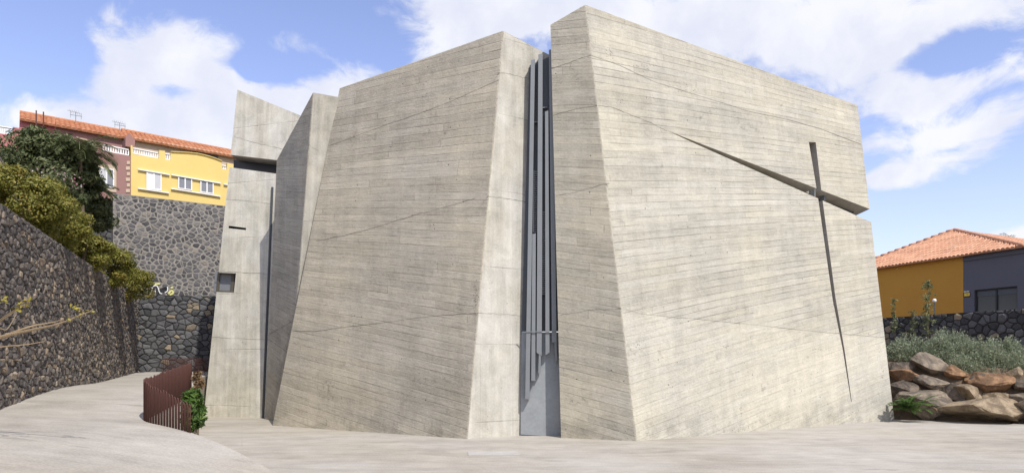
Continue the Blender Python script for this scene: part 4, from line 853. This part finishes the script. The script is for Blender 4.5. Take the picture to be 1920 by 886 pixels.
hwall('grey_wall', s_b, bs-.004, 1.5, ze-.35, .02, .3, M['slate']); hwall('grey_wall', -1.2, s_a, 1.5, ze-.35, .02, .3, M['slate']); hwall('grey_wall', s_a+.001, s_b-.001, zt, ze-.35, .02, .3, M['slate']); hwall('grey_wall', s_a+.001, s_b-.001, 1.5, zb, .02, .3, M['slate'])
hwall('fascia', -1.25, bs-.01, ze-.345, ze+.08, -.06, .3, M['slate'])
w = hwall('window', s_a+.002, s_b-.002, zb+.001, zt-.001, .2, .26, M['glass'])
mb = MB(); sm = (s_a+s_b)/2
for s0, s1, z0, z1 in ((s_a+.01, s_a+.1, zb+.01, zt-.01), (s_b-.1, s_b-.01, zb+.01, zt-.01), (sm-.05, sm+.05, zb+.01, zt-.01), (s_a+.1, s_b-.1, zt-.1, zt-.01)): mb.hexa([hp(s0, .13, z0), hp(s1, .13, z0), hp(s1, .195, z0), hp(s0, .195, z0)], [hp(s0, .13, z1), hp(s1, .13, z1), hp(s1, .195, z1), hp(s0, .195, z1)])
mb.build('window_frame', M['black'], w)
mb = MB(); mb.hexa([hp(s_a+.1, .17, zt-.42), hp(s_b-.1, .17, zt-.42), hp(s_b-.1, .197, zt-.42), hp(s_a+.1, .197, zt-.42)], [hp(s_a+.1, .17, zt-.1), hp(s_b-.1, .17, zt-.1), hp(s_b-.1, .197, zt-.1), hp(s_a+.1, .197, zt-.1)]); mb.build('blind', M['steel_dark'], w)
ap = hp(7.54, 3.9, 11.84)
ov = -.35; E0, E1 = hp(LEN+.3, ov, ze), hp(-.4, ov, ze)
rf = tile_roof('roof', E0, E1, ap, ap-hd*.001, Oh, .30, .42, .10, 'tile_pale')
tile_roof('roof', hp(LEN+.3, 8.6, ze), E0, ap, ap+hn*.001, Oh, .30, .42, .10, 'tile_pale'); tile_roof('roof', E1, hp(-.4, 8.6, ze), ap, ap-hn*.001, Oh, .30, .42, .10, 'tile_pale')
for a_, b_ in ((E0, ap), (E1, ap)):
    mb = MB(); k = 17
    for i in range(k): mb.tube([a_+(b_-a_)*i/k+UP*.09, a_+(b_-a_)*(i+1.04)/k+UP*.07], [.13, .105], 9)
    mb.build('hip_tiles', M['tile_pale'], rf, True)
hwall('side_wall', -1.2, -.9, 1.5, ze-.4, .31, 8.2, M['slate']); hwall('rear_wall', -1.2, LEN-.3, 1.5, ze-.1, 8.21, 8.4, M['ochre'])
struct(mesh_obj('house_terrace', [rw(1500, 3.0, -.4), rw(2300, 3.0, -.4), A([70, 60, 3.0]), A([14, 90, 3.0])], [(0, 1, 2, 3)], M['soil']))
sg = thing('alarm_sign', tuple(hpx(1813, 551)), 'small yellow and white notice beside the dark window on the grey wall', 'sign')
def plate(name, q, o0, o1, mat, par_): mb = MB(); mb.panel(PH, q, o0, o1); return mb.build(name, mat, par_)
plate('board', [(1807.5, 547.6), (1819, 546.6), (1819, 555.4), (1807.5, 556.4)], .02, -.02, M['black'], sg); plate('yellow_panel', [(1808, 549), (1818.3, 548), (1818.3, 554), (1808, 555)], .03, .021, M['yel2'], sg)
plate('line', [(1810, 550.6), (1816.5, 550), (1816.5, 550.7), (1810, 551.3)], .034, .031, M['black'], sg); plate('lettering', [(1808, 545.8), (1811.5, 545.5), (1811.5, 547), (1808, 547.3)], .03, -.02, M['white'], sg); plate('lettering', [(1813, 545.4), (1817.5, 545), (1817.5, 546.5), (1813, 546.9)], .03, -.02, M['white'], sg)
lp = on(RW, 1752, 563, -.6); gl = thing('globe_lamp', (lp[0], lp[1], 3.0), 'white globe lamp on a short post before the ochre wall', 'lamp')
bm = bmesh.new(); bmesh.ops.create_uvsphere(bm, u_segments=20, v_segments=12, radius=.115); V = A([v.co[:] for v in bm.verts])+lp; fcs = [[v.index for v in f_.verts] for f_ in bm.faces]; bm.free(); mesh_obj('globe', V, fcs, M['lampglass'], gl, smooth=True)
mb = MB(); mb.tube([(lp[0], lp[1], 3.0), lp-UP*.1], .03, 8); mb.build('post', M['steel_dark'], gl)
tp = P(1886, 456, 60); palm('fan_palm', 'distant palm crown showing above the terracotta roof', tp-UP*8.5, tp, 1.15, 26, .9, M['frond'], .5, -.3, 1.3, .22)
cv = P(925, 849, CZ*F/169); mb = MB(); mb.box((cv[0], cv[1], .006), 1.35, .75, .012, 0, .1); tag(mb.build('access_cover', M['cover']), 'pale rectangular cover set in the plaza before the metal door', 'access cover')
